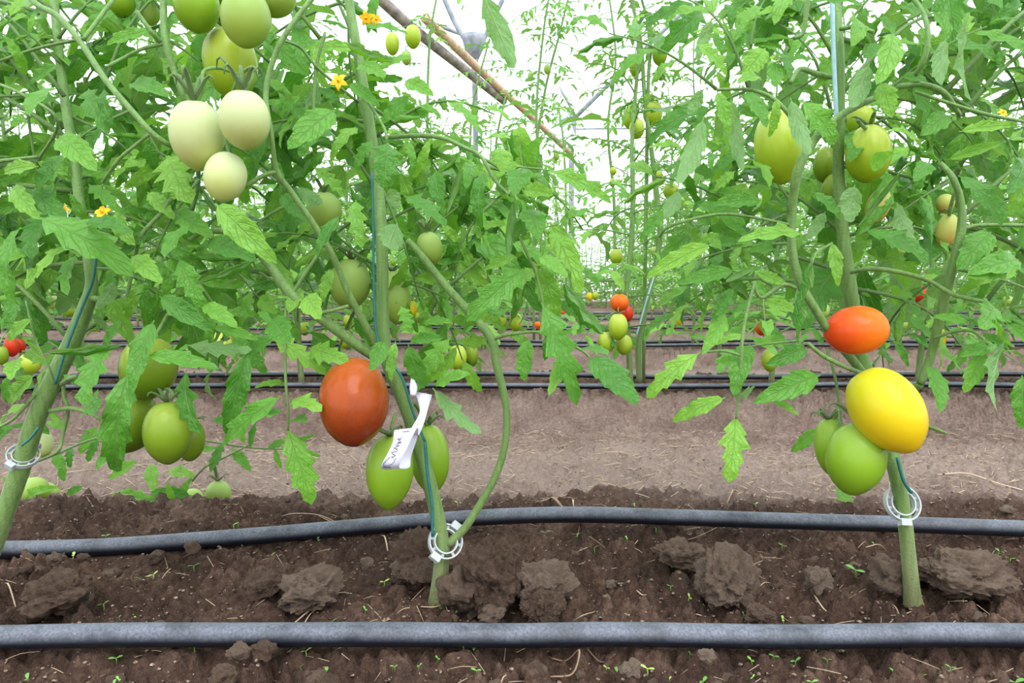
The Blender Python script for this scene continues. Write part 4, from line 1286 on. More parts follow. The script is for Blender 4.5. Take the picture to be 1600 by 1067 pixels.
twine([(664, 690, .617), (668, 740, .618), (675, 790, .62), (676, 838, .622)], M_TWINE, 'teal twine running down the middle stem to its clip', .0017)
twine([(581, 270, .62), (583, 350, .622), (584, 440, .622), (588, 520, .625), (604, 556, .625), (628, 590, .622), (644, 640, .62), (664, 690, .617)], M_TWINE, 'teal twine beside the middle stem above the paper tag')
twine([(150, 400, .62), (144, 440, .622), (124, 490, .622), (102, 548, .62), (86, 600, .62)], M_TWINE, 'teal twine wound along the leaning left stem')
twine([(60, 668, .618), (48, 684, .618), (34, 696, .618)], M_TWINE, 'short teal twine tied above the left clip', .0011)
twine([(1300, -20, .63), (1302, 60, .632), (1305, 140, .635), (1307, 185, .637)], M_TWINE2, 'pale blue twine hanging down the top of the right stem', .002)
twine([(1402, 715, .64), (1410, 745, .638), (1416, 758, .638), (1424, 770, .64)], M_TWINE, 'short dark teal twine tied at the right ring clip', .0016)

# paper tag: a strip folded into a loop
dT = .572
bot = [(596, 731), (640, 733)]
strip = [  # left edge, right edge, depth  from the top end of the strip down, round the loop and up again
    ((648, 612), (675, 617), dT + .034), ((656, 640), (668, 641), dT + .022), ((648, 660), (662, 662), dT + .010), ((634, 678), (654, 680), dT + .006),
    ((617, 672), (652, 668), dT - .004), ((614, 690), (640, 692), dT - .008), ((606, 708), (630, 712), dT - .012), ((598, 722), (624, 727), dT - .012),
    ((595, 731), (626, 732), dT - .006), ((606, 733), (640, 730), dT + .004), ((612, 720), (642, 714), dT + .008), ((628, 694), (650, 690), dT + .008), ((640, 672), (655, 670), dT + .007)]
lefts = smooth_path([tuple(P(a[0], a[1], d)) for a, b_, d in strip], 5)
rights = smooth_path([tuple(P(b_[0], b_[1], d)) for a, b_, d in strip], 5)
tb = Vector(lefts[40])
root = empty('paper_tag', tb)
tag(root, 'white paper tag looped around the middle stem with handwriting on it', 'tag')
vs, fs = [], []
for l, r_ in zip(lefts, rights):
    l, r_ = Vector(l) - tb, Vector(r_) - tb
    vs += [l, r_, r_ + Vector((0, .0006, .0)), l + Vector((0, .0006, 0))]
n = len(lefts)
for i in range(n - 1):
    for k in range(4):
        fs.append((i * 4 + k, i * 4 + (k + 1) % 4, (i + 1) * 4 + (k + 1) % 4, (i + 1) * 4 + k))
link('paper_strip', mesh_of('paper_strip', vs, fs), M_TAG, root, Matrix.Translation(tb))


def on_tag(s, t):
    """point on the front face of the tag: s along from its top fold (0) to its bottom fold (1), t across"""
    i = 20 + s * 19
    k = min(int(i), n - 2)
    f = i - k
    l = Vector(lefts[k]).lerp(Vector(lefts[k + 1]), f)
    r_ = Vector(rights[k]).lerp(Vector(rights[k + 1]), f)
    return l.lerp(r_, t) + Vector((0, -.0005, 0))


def ink(pts, r=.00022):
    q = [on_tag(*p) for p in pts]
    tube('handwriting', q, r, M_INK, root, 5, 5)


ink([(.60, .62), (.74, .60), (.86, .40), (.90, .16), (.82, .08), (.70, .16), (.60, .26)])
sq = []
for i in range(22):
    s = .60 - .42 * i / 21
    sq.append((s + .02 * math.sin(i * 1.9), .38 + .10 * (-1) ** i + .06 * math.sin(i * .9)))
ink(sq)
ink([(.50, .18), (.36, .26), (.22, .36), (.16, .46)], .00016)
ink([(.07, .40), (.075, .55), (.075, .72)], .0003)
ink([(.95, .12), (.952, .25), (.95, .4), (.953, .55)], .0003)
ink([(.985, .12), (.983, .3), (.985, .5)], .00022)
# small white bud-like tag end at the stem
tube('tag_end', [P(644, 590, dT + .03), P(646, 606, dT + .026), P(645, 618, dT + .022)], [.0012, .0036, .0022], M_TAG, root, 8, 4)

# ------------------------------------------------------------------ background plants
br = random.Random(99)


def up_leaf_list(rng, H, n, z0=.16, spread=1.0):
    """leaf placements for an upright plant: (base, tip, normal, template)"""
    out = []
    wob = [rng.uniform(-.03, .03) for _ in range(8)]

    def axis(z):
        k = z / H * 6
        i = int(k)
        f = k - i
        return wob[i] + (wob[i + 1] - wob[i]) * f, wob[(i + 3) % 8] * .6
    ang = rng.uniform(0, 6)
    for i in range(n):
        u = (i + rng.random() * .8) / n
        z = z0 + (H - z0) * u ** 1.25
        ang += 2.4 + rng.uniform(-.6, .6)
        L = (.31 - .15 * max(0, u - .5) / .5) * rng.uniform(.75, 1.15) * spread
        x, y = axis(z)
        el = rng.uniform(-.55, .35) + .25 * u
        dv = Vector((math.cos(ang) * math.cos(el), math.sin(ang) * math.cos(el), math.sin(el)))
        b = Vector((x, y, z))
        out.append((b, b + dv * L, Vector((rng.uniform(-.3, .3), rng.uniform(-.3, .3), 1)) + dv * .3, rng.randrange(9)))
    stem = [(axis(max(0.001, H * i / 10 * .999))[0] if i else 0, axis(max(0.001, H * i / 10 * .999))[1] if i else 0, H * i / 10 - (.03 if i == 0 else 0)) for i in range(11)]
    return out, stem


def in_gap(X_, d, extra=0.0):
    px = 800 + F * X_ / d
    return abs(px - 918) < 26 + extra + .17 * F / d


BGP = []
STEMS = []


def pix(p):
    c, s_ = math.cos(PITCH), math.sin(PITCH)
    z = p.z - CAMH
    dep = c * p.y - s_ * z
    return 800 + F * p.x / dep, 533.5 - F * (s_ * p.y + c * z) / dep


names = ['first', 'second', 'third', 'fourth', 'fifth', 'sixth', 'seventh', 'eighth', 'ninth', 'tenth', 'eleventh', 'twelfth', 'thirteenth', 'fourteenth', 'fifteenth', 'sixteenth']
# second row: individual leaflets
d2 = R0 + S
xs2 = [-1.55, -1.12, -.68, -.27, .38, .84, 1.30, 1.72]
x2lab = xs2
for i, x in enumerate(xs2):
    rg = random.Random(200 + i)
    H = rg.uniform(1.35, 1.75)
    y = d2 + rg.uniform(-.03, .03)
    if 630 < 800 + F * x / y < 965:
        H = .84
    root = empty('tomato_plant', gpt(x, y, -.004))
    tag(root, 'tomato plant in the second row from the camera, %s from the left' % names[i], 'plant', 'tomato plants of the second row')
    nl = 42 if x not in (.38,) else 26
    lv, st = up_leaf_list(rg, H, nl, .15, 1.15 if x != .38 else .85)
    o = W[root].translation
    tube('stem', [o + Vector(p) for p in st], [.010 - .007 * k / 10 for k in range(11)], M_STEM, root, 8, 3)
    STEMS += [o + Vector(p) for p in smooth_path(st, 4)]
    for b, t_, nn, ti in lv:
        compound_leaf(root, o + b, o + t_, nn, ti, 1.15, False)

# third to fifth row: whole leaves as parts
for k, sp_, ns in ((2, .37, 46), (3, .40, 44), (4, .44, 40)):
    d = R0 + S * k
    nx = int((.82 * d + .3) / sp_)
    cnt = 0
    for j in range(-nx, nx + 1):
        x = j * sp_ + .12 * k
        if in_gap(x, d):
            continue
        rg = random.Random(1000 * k + j)
        y = d + rg.uniform(-.05, .05)
        near = abs(800 + F * x / d - 918) < 90
        H = rg.uniform(1.5, 1.95)
        if 625 < 800 + F * x / d < 975:
            H = min(H, .3 + (450 - 205) / F * d)
        root = empty('tomato_plant', gpt(x, y, -.004))
        if k == 2 and cnt < 16:
            tag(root, 'tomato plant in the third row from the camera, %s from the left' % names[cnt], 'plant', 'tomato plants of the third row')
        else:
            tag(root, 'tomato plant standing in the %s row of the background' % ordn[k].replace('third', 'fourth') if False else
                'tomato plant standing in the %s row from the camera' % ['', '', 'third', 'fourth', 'fifth'][k], 'plant', 'tomato plants of the %s row' % ['', '', 'third', 'fourth', 'fifth'][k])
        cnt += 1
        BGP.append(W[root].translation.copy())
        lv, st = up_leaf_list(rg, H, ns, .16, 1.05)
        o = W[root].translation
        tube('stem', [o + Vector(p) for p in st], [.009 - .006 * q / 10 for q in range(11)], M_STEM, root, 6, 2)
        STEMS += [o + Vector(p) for p in smooth_path(st, 4)]
        for b, t_, nn, ti in lv:
            link('leaf', TPL[ti].lowmesh, None, root, frame(o + b, o + t_, nn, .5))

# far rows: stem and foliage only, shared meshes
protos = []
for i in range(6):
    rg = random.Random(70 + i)
    H = 1.75 + .06 * i
    lv, st = up_leaf_list(rg, H, 54, .12, 1.15)
    vs, fs, uv = [], [], []
    for b, t_, nn, ti in lv:
        M = frame(b, t_, nn, .5)
        q = TPL[ti].low
        b0 = len(vs)
        vs += [M @ Vector(v) for v in q[0]]
        uv += q[2]
        fs += [tuple(b0 + e for e in f) for f in q[1]]
    sv, sf = tube_data(smooth_path(st, 2), .007, 5)
    protos.append((mesh_of('foliage', vs, fs, True, M_LEAF, uv), mesh_of('stem', sv, sf, True, M_STEM)))
for k in range(5, 11):
    d = R0 + S * k
    sp_ = .50
    nx = int(min(.80 * d, HW - .9) / sp_)
    rowname = ['sixth', 'seventh', 'eighth', 'ninth', 'tenth', 'eleventh'][k - 5]
    for j in range(-nx, nx + 1):
        rg = random.Random(1000 * k + j)
        x = j * sp_ + rg.uniform(-.1, .1)
        sc = rg.uniform(.85, 1.1)
        if in_gap(x, d, -4):
            if k < 7:
                continue
            sc = .62
        root = empty('tomato_plant', gpt(x, d + rg.uniform(-.1, .1), -.004))
        tag(root, 'distant tomato plant in the %s row from the camera' % rowname, 'plant', 'tomato plants of the %s row' % rowname)
        fo, sm = protos[rg.randrange(6)]
        M = Matrix.Translation(W[root].translation) @ Matrix.Rotation(rg.uniform(0, 6), 4, 'Z') @ Matrix.Diagonal((1, 1, sc, 1))
        link('foliage', fo, None, root, M)
        link('stem', sm, None, root, M)

# ------------------------------------------------------------------ small tomatoes in the rows behind
SM = [
    (645, 57, 25, 35, 'lime', 2.95, 'small yellow-green tomato hanging alone against the white roof, left of the poles'),
    (613, 68, 22, 34, 'lime', 2.95, 'small yellow-green tomato half behind leaves left of the lone one'),
    (635, 90, 16, 22, 'soft', 2.95, 'tiny pale tomato below the lone one near the roof poles'),
    (968, 473, 30, 29, 'orange', 2.05, 'small bright orange tomato on top of a green trio, centre of the photo'),
    (980, 490, 20, 26, 'red', 2.12, 'small red tomato half hidden behind the orange one at centre'),
    (966, 510, 31, 42, 'lime', 2.02, 'uppermost green tomato of the trio under the orange one'),
    (947, 534, 26, 34, 'lime', 2.05, 'left green tomato of the trio under the orange one'),
    (975, 538, 27, 32, 'lime', 2.08, 'right green tomato of the trio under the orange one'),
    (1057, 498, 20, 24, 'yellow', 2.3, 'small yellow tomato right of the centre stem with the twine'),
    (1190, 513, 20, 22, 'orange', 2.3, 'small dull orange tomato behind leaves right of the centre'),
    (1203, 562, 26, 36, 'lime', 2.1, 'green tomato low over the second bed, behind leaves'),
    (1434, 458, 28, 26, 'red', 2.0, 'red tomato with split skin behind the right branch'),
    (1446, 478, 18, 26, 'red', 2.02, 'small dark red tomato piece below the split red one'),
    (1471, 530, 14, 34, 'yellow', 2.1, 'narrow yellow tomato showing behind the right branch'),
    (1020, 177, 31, 38, 'lime', 2.25, 'largest tomato on the tall thin vine right of the aisle'),
    (995, 201, 24, 30, 'lime', 2.2, 'lower pale tomato beside the largest on the tall thin vine'),
    (985, 184, 24, 34, 'lime', 2.3, 'tomato behind leaves left of the largest on the tall thin vine'),
    (1031, 84, 24, 34, 'green', 2.25, 'upper green tomato on the tall thin vine near the top'),
    (993, 104, 20, 28, 'lime', 2.3, 'tomato on the left side of the tall thin vine, upper part'),
    (1033, 113, 16, 24, 'soft', 2.3, 'small tomato below the upper green one on the tall vine'),
    (1018, 52, 14, 18, 'soft', 2.4, 'tiny topmost tomato on the tall thin vine'),
    (715, 558, 30, 40, 'lime', 2.05, 'green tomato low over the second bed right of the middle stem'),
    (737, 556, 22, 34, 'olive', 2.1, 'second green tomato beside the low one right of the middle stem'),
    (782, 501, 21, 27, 'lime', 2.4, 'left one of two small green tomatoes above the second bed'),
    (806, 503, 22, 29, 'lime', 2.4, 'right one of two small green tomatoes above the second bed'),
    (738, 414, 18, 23, 'lime', 3.2, 'small yellowish tomato in the background right of the middle stem'),
    (755, 438, 17, 20, 'soft', 3.2, 'small pale background tomato, one of a pair near the centre left'),
    (740, 451, 16, 22, 'soft', 3.2, 'small pale background tomato, lowest near the centre left'),
    (769, 402, 18, 24, 'soft', 3.0, 'pale round background tomato left of a rolled leaf'),
    (727, 391, 16, 22, 'soft', 3.2, 'pale background tomato with pointed calyx right of the middle plant'),
    (781, 379, 18, 24, 'lime', 3.0, 'yellowish background tomato partly behind a rolled leaf'),
    (842, 413, 12, 14, 'lime', 3.4, 'tiny yellowish background tomato left of the aisle'),
    (302, 523, 24, 20, 'red', 2.0, 'orange-red tomato among leaves left of the middle plant'),
    (341, 540, 44, 44, 'lime', 1.95, 'yellow-green tomato under a leaf beside the orange-red one'),
    (305, 550, 30, 28, 'pale', 1.98, 'pale yellow tomato just below the orange-red one'),
    (362, 530, 14, 12, 'orange', 2.1, 'tiny orange tomato right of the yellow-green one'),
    (18, 541, 22, 32, 'red', 1.9, 'red tomato at the left edge behind thin stalks'),
    (32, 540, 14, 22, 'red', 1.95, 'second red tomato at the left edge, right of the first'),
    (46, 568, 32, 34, 'lime', 1.85, 'green tomato just below the red ones at the left edge'),
    (3, 555, 18, 30, 'olive', 1.85, 'green tomato cut by the left edge below the red ones'),
    (93, 463, 18, 34, 'lime', 2.2, 'yellow-green tomato behind two pale ones at the left'),
    (80, 470, 20, 24, 'pale', 2.15, 'lower whitish tomato in the left background cluster'),
    (73, 455, 15, 15, 'pale', 2.15, 'upper small whitish tomato in the left background cluster'),
    (48, 470, 20, 24, 'lime', 2.3, 'green tomato left of the whitish pair in the background'),
    (107, 487, 16, 18, 'lime', 2.3, 'small green tomato right of the whitish pair in the background'),
    (476, 513, 18, 22, 'lime', 2.3, 'small yellow-green tomato below the long left branch of the middle plant'),
    (546, 502, 20, 22, 'lime', 2.2, 'small yellow-green tomato just left of the middle stem'),
    (540, 530, 22, 30, 'lime', 2.2, 'yellow-green tomato low behind the middle plant fork'),
    (645, 482, 14, 26, 'yellow', 2.2, 'small yellow tomato right behind the middle stem'),
    (655, 495, 14, 18, 'lime', 2.2, 'small green tomato right behind the middle stem, below the yellow one'),
    (879, 490, 13, 11, 'red', 3.6, 'tiny red tomato near the foot of the aisle'),
    (840, 508, 10, 12, 'orange', 3.6, 'tiny orange tomato left of the aisle foot'),
    (888, 470, 9, 13, 'yellow', 4.0, 'tiny yellow tomato in the left cluster at the aisle foot'),
    (895, 480, 9, 12, 'yellow', 4.0, 'tiny yellow tomato, lowest in the cluster at the aisle foot'),
    (898, 467, 9, 12, 'lime', 4.0, 'tiny green tomato, top of the cluster at the aisle foot'),
    (921, 463, 10, 13, 'yellow', 4.0, 'left tiny yellow tomato of the pair at the aisle foot'),
    (930, 462, 10, 13, 'lime', 4.0, 'right tiny green tomato of the pair at the aisle foot'),
    (1048, 298, 24, 26, 'lime', 2.3, 'pale yellow tomato behind a leaf low on the tall thin vine'),
    (1062, 318, 16, 22, 'lime', 2.3, 'small tomato below the pale yellow one on the tall vine'),
    (1030, 273, 11, 14, 'lime', 2.5, 'tiny tomato touching the stem of the tall thin vine'),
    (958, 267, 11, 13, 'lime', 3.6, 'tiny green tomato right of the aisle, upper one'),
    (957, 285, 10, 13, 'lime', 3.6, 'tiny green tomato right of the aisle, lower one'),
    (987, 307, 15, 15, 'green', 3.0, 'small round dark green tomato right of the aisle'),
    (963, 401, 21, 25, 'lime', 2.6, 'yellowish tomato right of the aisle at mid height'),
    (987, 400, 16, 18, 'soft', 2.7, 'pale tomato beside the yellowish one right of the aisle'),
    (1022, 392, 13, 14, 'soft', 2.8, 'small pale tomato behind the tall vine stem at mid height'),
    (1158, 295, 22, 18, 'lime', 2.4, 'yellowish tomato behind leaves left of the big yellow-green one'),
    (1121, 190, 10, 22, 'lime', 1.9, 'narrow pale tomato behind hanging leaves upper right of centre'),
    (855, 108, 11, 15, 'soft', 4.6, 'tiny pale tomato on the thin vine left of the aisle'),
    (829, 119, 9, 14, 'soft', 4.6, 'tiny tomato lower left on the thin vine beside the aisle'),
    (815, 215, 11, 16, 'soft', 4.0, 'tiny pale tomato below the tan pole'),
    (869, 243, 9, 15, 'soft', 4.8, 'tiny pale tomato under the lower end of the tan pole'),
    (436, 403, 18, 16, 'pale', 2.6, 'pale background tomato pair member left of a slanting branch'),
    (448, 396, 14, 18, 'lime', 2.6, 'yellowish background tomato beside the pale one at the slanting branch'),
    (380, 430, 10, 16, 'lime', 2.8, 'tiny narrow background tomato under the long left branch'),
    (430, 355, 13, 11, 'pale', 3.0, 'tiny pale background tomato above the long left branch'),
    (1575, 470, 16, 16, 'soft', 2.0, 'pale tomato at the right edge behind a rolled leaf'),
    (1410, 505, 16, 20, 'soft', 2.0, 'pale green tomato right of the orange sideways one'),
    (1285, 485, 22, 26, 'soft', 2.0, 'pale green tomato just left of the orange sideways one'),
    (168, 495, 14, 14, 'lime', 2.6, 'yellow-green background tomato right of the leaning stem'),
    (147, 512, 12, 12, 'yellow', 2.6, 'tiny yellow background tomato right of the leaning stem'),
]
fr = random.Random(321)
RND = []
for i in range(60):
    b = fr.choice(BGP)
    p = Vector((b.x + fr.uniform(-.08, .08), b.y - fr.uniform(.02, .1), fr.uniform(.28, 1.0)))
    d = p.y
    px, py = pix(p)
    sz = fr.uniform(.045, .06) * F / d
    RND.append(small_tomato(px, py, sz * .8, sz, fr.choice(['lime', 'soft', 'green', 'lime', 'pale']), d, 'small unripe tomato hanging deep among the background rows', fr.uniform(-20, 20), 'unripe tomatoes deep in the background rows'))

# the tall thin vines in front of the white roof
def thin_vine(pts, r, label, nl, seed, spread=.16):
    wp = [P(*p) for p in pts]
    b = Vector((wp[0].x, wp[0].y, 0))
    root = empty('tomato_vine', gpt(b.x, b.y, -.004))
    tag(root, label, 'plant')
    q = [W[root].translation] + wp
    sm = [Vector(a) for a in smooth_path([tuple(a) for a in q], 6)]
    tube('stem', q, [r] + [r * (1 - .6 * i / len(wp)) for i in range(len(wp))], M_STEM, root, 7, 6)
    STEMS.extend(sm)
    rg = random.Random(seed)
    for i in range(nl):
        u = .25 + .75 * (i + rg.random()) / nl
        p = sm[min(len(sm) - 1, int(u * len(sm)))]
        a = i * 2.4 + rg.uniform(-.5, .5)
        L = spread * rg.uniform(.8, 1.3) * (1.1 - .3 * u)
        dv = Vector((math.cos(a), math.sin(a) * .7, rg.uniform(-.8, .3))).normalized()
        link('leaf', TPL[rg.randrange(9)].lowmesh, None, root, frame(p, p + dv * L, Vector((rg.uniform(-.3, .3), -.3, 1)), .45))


thin_vine([(1000, 520, 2.2), (1030, 380, 2.2), (1022, 270, 2.22), (1008, 160, 2.24), (1000, 60, 2.26), (978, -30, 2.28)], .010, 'tall thin tomato vine with hanging green fruit right of the aisle', 34, 1, .17)
thin_vine([(1012, 160, 2.24), (1016, 60, 2.3), (995, -30, 2.3)], .006, 'second thin vine twining beside the tall one right of the aisle', 12, 2, .15)
thin_vine([(845, 300, 4.4), (838, 180, 4.4), (848, 60, 4.4), (860, -20, 4.4)], .010, 'thin leafy vine climbing left of the aisle past the tan pole', 26, 3, .28)
thin_vine([(835, 280, 4.7), (850, 150, 4.7), (875, 50, 4.7), (892, -20, 4.7)], .010, 'thin vine leaning right, just left of the aisle', 24, 4, .28)
thin_vine([(668, 300, 3.0), (668, 160, 3.0), (672, 60, 3.0), (685, -20, 3.0)], .007, 'thin bare-looking vine crossing in front of the grey pole', 9, 5, .2)
thin_vine([(735, 300, 4.0), (738, 170, 4.0), (765, 60, 4.0)], .008, 'thin vine in front of the wrapped post', 16, 6, .25)
thin_vine([(960, 330, 3.6), (950, 200, 3.6), (962, 90, 3.6), (950, -20, 3.6)], .008, 'thin vine with drooping leaves at the right edge of the aisle', 20, 7, .25)
thin_vine([(885, 420, 6.4), (884, 300, 6.4), (880, 220, 6.4), (872, 160, 6.4)], .012, 'short distant vine at the left edge of the aisle', 26, 8, .34)
thin_vine([(1130, 300, 2.6), (1136, 150, 2.6), (1140, 60, 2.6), (1160, -20, 2.6)], .008, 'thin vine behind the left leaves of the right plant', 20, 9, .2)
thin_vine([(780, 330, 4.2), (775, 230, 4.2), (790, 150, 4.2)], .009, 'short thin vine below the tan pole', 18, 10, .28)
def hang(o):
    c = W[o].translation
    top = c + W[o].to_3x3() @ Vector((0, 0, .46))
    best = min(STEMS, key=lambda q: (q - top - Vector((0, 0, .04))).length)
    if (best - top).length < .36:
        m_ = (top + best) / 2 + Vector((0, 0, .02))
        q = [Vector(p) for p in smooth_path([tuple(p) for p in (top - Vector((0, 0, .002)), top + Vector((0, 0, .018)), m_, best)], 4)]
        vs, fs = tube_data([p - c for p in q], .0017, 5)
        link('fruit_stalk', mesh_of('fruit_stalk', vs, fs), M_STEM, o, Matrix.Translation(c))


def stem_gap(px, py, d):
    p = P(px, py, d) + Vector((0, 0, .06))
    return min((q - p).length for q in STEMS)


for s in SM:
    s = list(s)
    if s[5] > 1.97 and stem_gap(s[0], s[1], s[5]) > .24:
        s[5] = min([s[5] + .15 * k for k in range(-2, 22)], key=lambda d: stem_gap(s[0], s[1], d) + .12 * abs(d - s[5]))
    hang(small_tomato(*s))
for o in RND:
    hang(o)
# the long leaf hanging from above at the top centre
M = frame(P(752, -14, .62), P(804, 106, .60), Vector((.3, 1, -.3)), .42)
link('leaf', LMESH['flat'][1], None, A, M)

# second-row twine
twine([(1024, 425, 2.16), (1010, 470, 2.16), (993, 530, 2.16)], M_TWINE2, 'pale blue twine on the centre plant of the second row', .003)

# ------------------------------------------------------------------ soil clods


def clod_mesh(seed, sub=4, amp=.35):
    import bmesh
    bm = bmesh.new()
    bmesh.ops.create_icosphere(bm, subdivisions=sub, radius=1.0)
    rg = np.random.RandomState(seed)
    off = rg.uniform(0, 50, 3)
    from mathutils import noise
    for v in bm.verts:
        p = v.co.copy()
        k = noise.noise(p * 1.3 + Vector(off)) * amp * 1.5
        k -= abs(noise.noise(p * 2.3 + Vector(off))) * amp * 1.25
        k -= abs(noise.noise(p * 5.2 + Vector(off))) * amp * .75
        k += noise.noise(p * 11 + Vector(off)) * amp * .3
        v.co = p * (1.05 + k)
    me = bpy.data.meshes.new('soil_clod')
    bm.to_mesh(me)
    bm.free()
    me.polygons.foreach_set('use_smooth', [True] * len(me.polygons))
    me.materials.append(M_CLOD)
    return me


CL = [
    (772, 898, 92, 112, 'tallest crumbly soil clod just right of the middle stem'),
    (652, 872, 84, 76, 'dark soil clod behind the middle stem, left side'),
    (846, 912, 84, 62, 'smooth sloping soil clod right of the tallest clod'),
    (846, 948, 66, 42, 'low rounded soil clod in front of the sloping clod'),
    (716, 920, 56, 66, 'brown soil clod between the middle stem and the tallest clod'),
    (1135, 905, 92, 84, 'ragged soil clod with dangling roots between the two right stems'),
    (1066, 868, 78, 38, 'flat slab of soil left above the ragged rooted clod'),
    (1188, 962, 44, 30, 'small round clod just behind the front hose, right of the rooted clod'),
    (1505, 898, 130, 62, 'long low soil clod right of the right stem'),
    (1392, 898, 60, 46, 'soil clod close to the left of the right stem'),
    (1279, 907, 40, 36, 'rounded grey clod left of the right stem'),
    (88, 930, 96, 60, 'broad brown soil clod near the left edge'),
    (486, 922, 92, 50, 'pale crumbled soil clod left of the middle stem'),
    (412, 912, 58, 40, 'dark round clod left of the pale crumbled clod'),
    (880, 903, 34, 26, 'small knobbly clod beside the sloping clod'),
    (768, 960, 40, 22, 'small clod in front of the tallest clod at the hose'),
    (85, 874, 26, 20, 'small clod touching the rear hose at the left'),
    (372, 1022, 34, 28, 'reddish clod in front of the nearest hose, lower left'),
    (412, 1018, 40, 24, 'smooth clod in front of the nearest hose beside the reddish one'),
    (1105, 1025, 28, 18, 'small pale clod in front of the nearest hose, lower right'),
    (350, 1055, 44, 26, 'pale flat clod at the bottom edge, left part'),
    (985, 1045, 34, 22, 'clod near the bottom edge below the hose, centre'),
]
for i, (x, y, w, h, lab) in enumerate(CL):
    g = ground_at(x, y + h * .42, 0.0)
    d = g.y + pxs(w, g.y) * .25
    c = P(x, y, d)
    sw, sh = pxs(w, d) / 2, pxs(h, d) / 2
    M = Matrix.Translation(c) @ Matrix.Rotation(rnd.uniform(0, 6), 4, 'Z') @ Matrix.Diagonal((sw * 1.12, sw * 1.0, sh * 1.15, 1))
    o = link('soil_clod', clod_mesh(40 + i, 5 if w > 60 else 4), None, None, M)
    tag(o, lab, 'soil clod')
SCL = [clod_mesh(80 + i, 3, .3) for i in range(5)]
cr = random.Random(17)
n_c = 0
while n_c < 190:
    y = cr.choice([cr.uniform(.47, .545), cr.uniform(.585, .80), cr.uniform(.585, .80), cr.uniform(.87, .97)])
    x = cr.uniform(-.85, .85) * (y + .1)
    if abs(y - float(np.interp(x, rp[:, 0], rp[:, 1]))) < .02 or abs(y - float(np.interp(x, fp[:, 0], fp[:, 1]))) < .022:
        continue
    r = cr.choice([.003, .004, .004, .005, .006, .009])
    p = gpt(x, y, r * .25)
    o = link('soil_clod', SCL[cr.randrange(5)], None, None, Matrix.Translation(p) @ Matrix.Rotation(cr.uniform(0, 6), 4, 'Z') @ Matrix.Diagonal((r * 1.3, r, r * .8, 1)))
    z = 'in front of the nearest hose' if y < .56 else ('between the two near hoses' if y < .84 else 'behind the rear near hose')
    tag(o, 'small crumb of dark soil lying ' + z, 'soil clod', 'soil crumbs ' + z)
    n_c += 1
# finest crumbs: nobody could count them
vs, fs = [], []
ico = [(0, 0, 1), (.89, 0, .45), (.28, .85, .45), (-.72, .53, .45), (-.72, -.53, .45), (.28, -.85, .45), (0, 0, -.6)]
icf = [(0, 1, 2), (0, 2, 3), (0, 3, 4), (0, 4, 5), (0, 5, 1), (6, 2, 1), (6, 3, 2), (6, 4, 3), (6, 5, 4), (6, 1, 5)]
NCR = 9000
yy = np.where(_rs.rand(NCR) < .75, _rs.uniform(.42, 1.0, NCR), _rs.uniform(1.0, 2.1, NCR))
xx = _rs.uniform(-.95, .95, NCR) * (yy + .1)
zz = gz(xx, yy)
for x, y, z in zip(xx, yy, zz):
    r = .0009 + .0022 * cr.random() ** 2 * (1.3 if y > 1 else 1)
    if min(abs(y - float(np.interp(x, rp[:, 0], rp[:, 1]))), abs(y - float(np.interp(x, fp[:, 0], fp[:, 1])))) < .013:
        continue
    b0 = len(vs)
    a = cr.uniform(0, 6)
    ca, sa = math.cos(a) * r, math.sin(a) * r
    for v in ico:
        vs.append((x + v[0] * ca - v[1] * sa * .8, y + v[0] * sa + v[1] * ca * .8, z + (v[2] * .8 + .3) * r))
    fs += [tuple(b0 + q for q in f) for f in icf]
o = link('soil_crumbs', mesh_of('soil_crumbs', vs, fs), M_CLOD)
tag(o, 'fine loose soil crumbs scattered over beds and path', 'soil', kind='stuff')

# ------------------------------------------------------------------ straw, roots, seedlings


def straw(pts, r, label, group=None, mat=None):
    """pts photo pixels lying on the ground"""
    wp = []
    for q in pts:
        g = ground_at(q[0], q[1], -.006 if q[1] > 780 else -.07)
        wp.append(gpt(g.x, g.y, r * (1.3 + (q[2] if len(q) > 2 else 0))))
    o = tube('straw', wp, [r * .55, r * .6] + [r * .5] * (len(wp) - 2) if len(wp) > 2 else r * .6, mat or M_STRAW, None, 5, 5, .5)
    tag(o, label, 'straw', group)


straw([(458, 974), (490, 950, 3), (530, 930, 3), (563, 920)], .0017, 'long dry straw slanting up just left of the middle stem')
straw([(470, 970), (484, 955, 2), (497, 944)], .0013, 'short straw crossing the foot of the long slanting straw')
straw([(498, 809), (520, 822, 5), (540, 842)], .0016, 'dry stalk hanging over the rear hose left of the middle stem')
straw([(440, 805), (460, 814, 2), (500, 811, 2), (535, 814)], .0013, 'thin bent straw lying behind the rear hose left of the middle stem')
straw([(1372, 974), (1396, 958, 3), (1424, 946)], .0016, 'pale straw beside the foot of the right stem at the hose')
straw([(1353, 856), (1375, 850, 2), (1394, 845)], .0014, 'yellow straw behind the right stem')
straw([(1272, 924), (1290, 938, 1), (1306, 942)], .0014, 'short curved straw left of the right stem')
straw([(1384, 920), (1400, 932, 2), (1412, 942)], .0013, 'short straw leaning at the foot of the right stem')
straw([(1365, 920), (1369, 932, 3), (1373, 944)], .0012, 'upright thin straw just left of the right stem foot')
straw([(0, 905), (12, 915, 2), (24, 925)], .0014, 'yellow straw end at the left edge of the bed')
straw([(338, 978), (356, 970, 2), (377, 961)], .0014, 'pale straw at the front hose in the left half')
straw([(1044, 797), (1058, 792, 2), (1073, 786)], .0014, 'yellow straw piece touching the rear hose at centre right')
straw([(917, 1007), (940, 1011, 2), (962, 1013)], .0014, 'straw lying just in front of the nearest hose at centre')
straw([(995, 925), (1003, 930, 2), (1010, 931)], .0014, 'short orange-brown straw in the bed at centre right')
straw([(862, 1010), (885, 1016, 1), (905, 1028, 1), (895, 1040, 1), (860, 1046)], .0018, 'curled dry leaf strip in front of the nearest hose at centre')
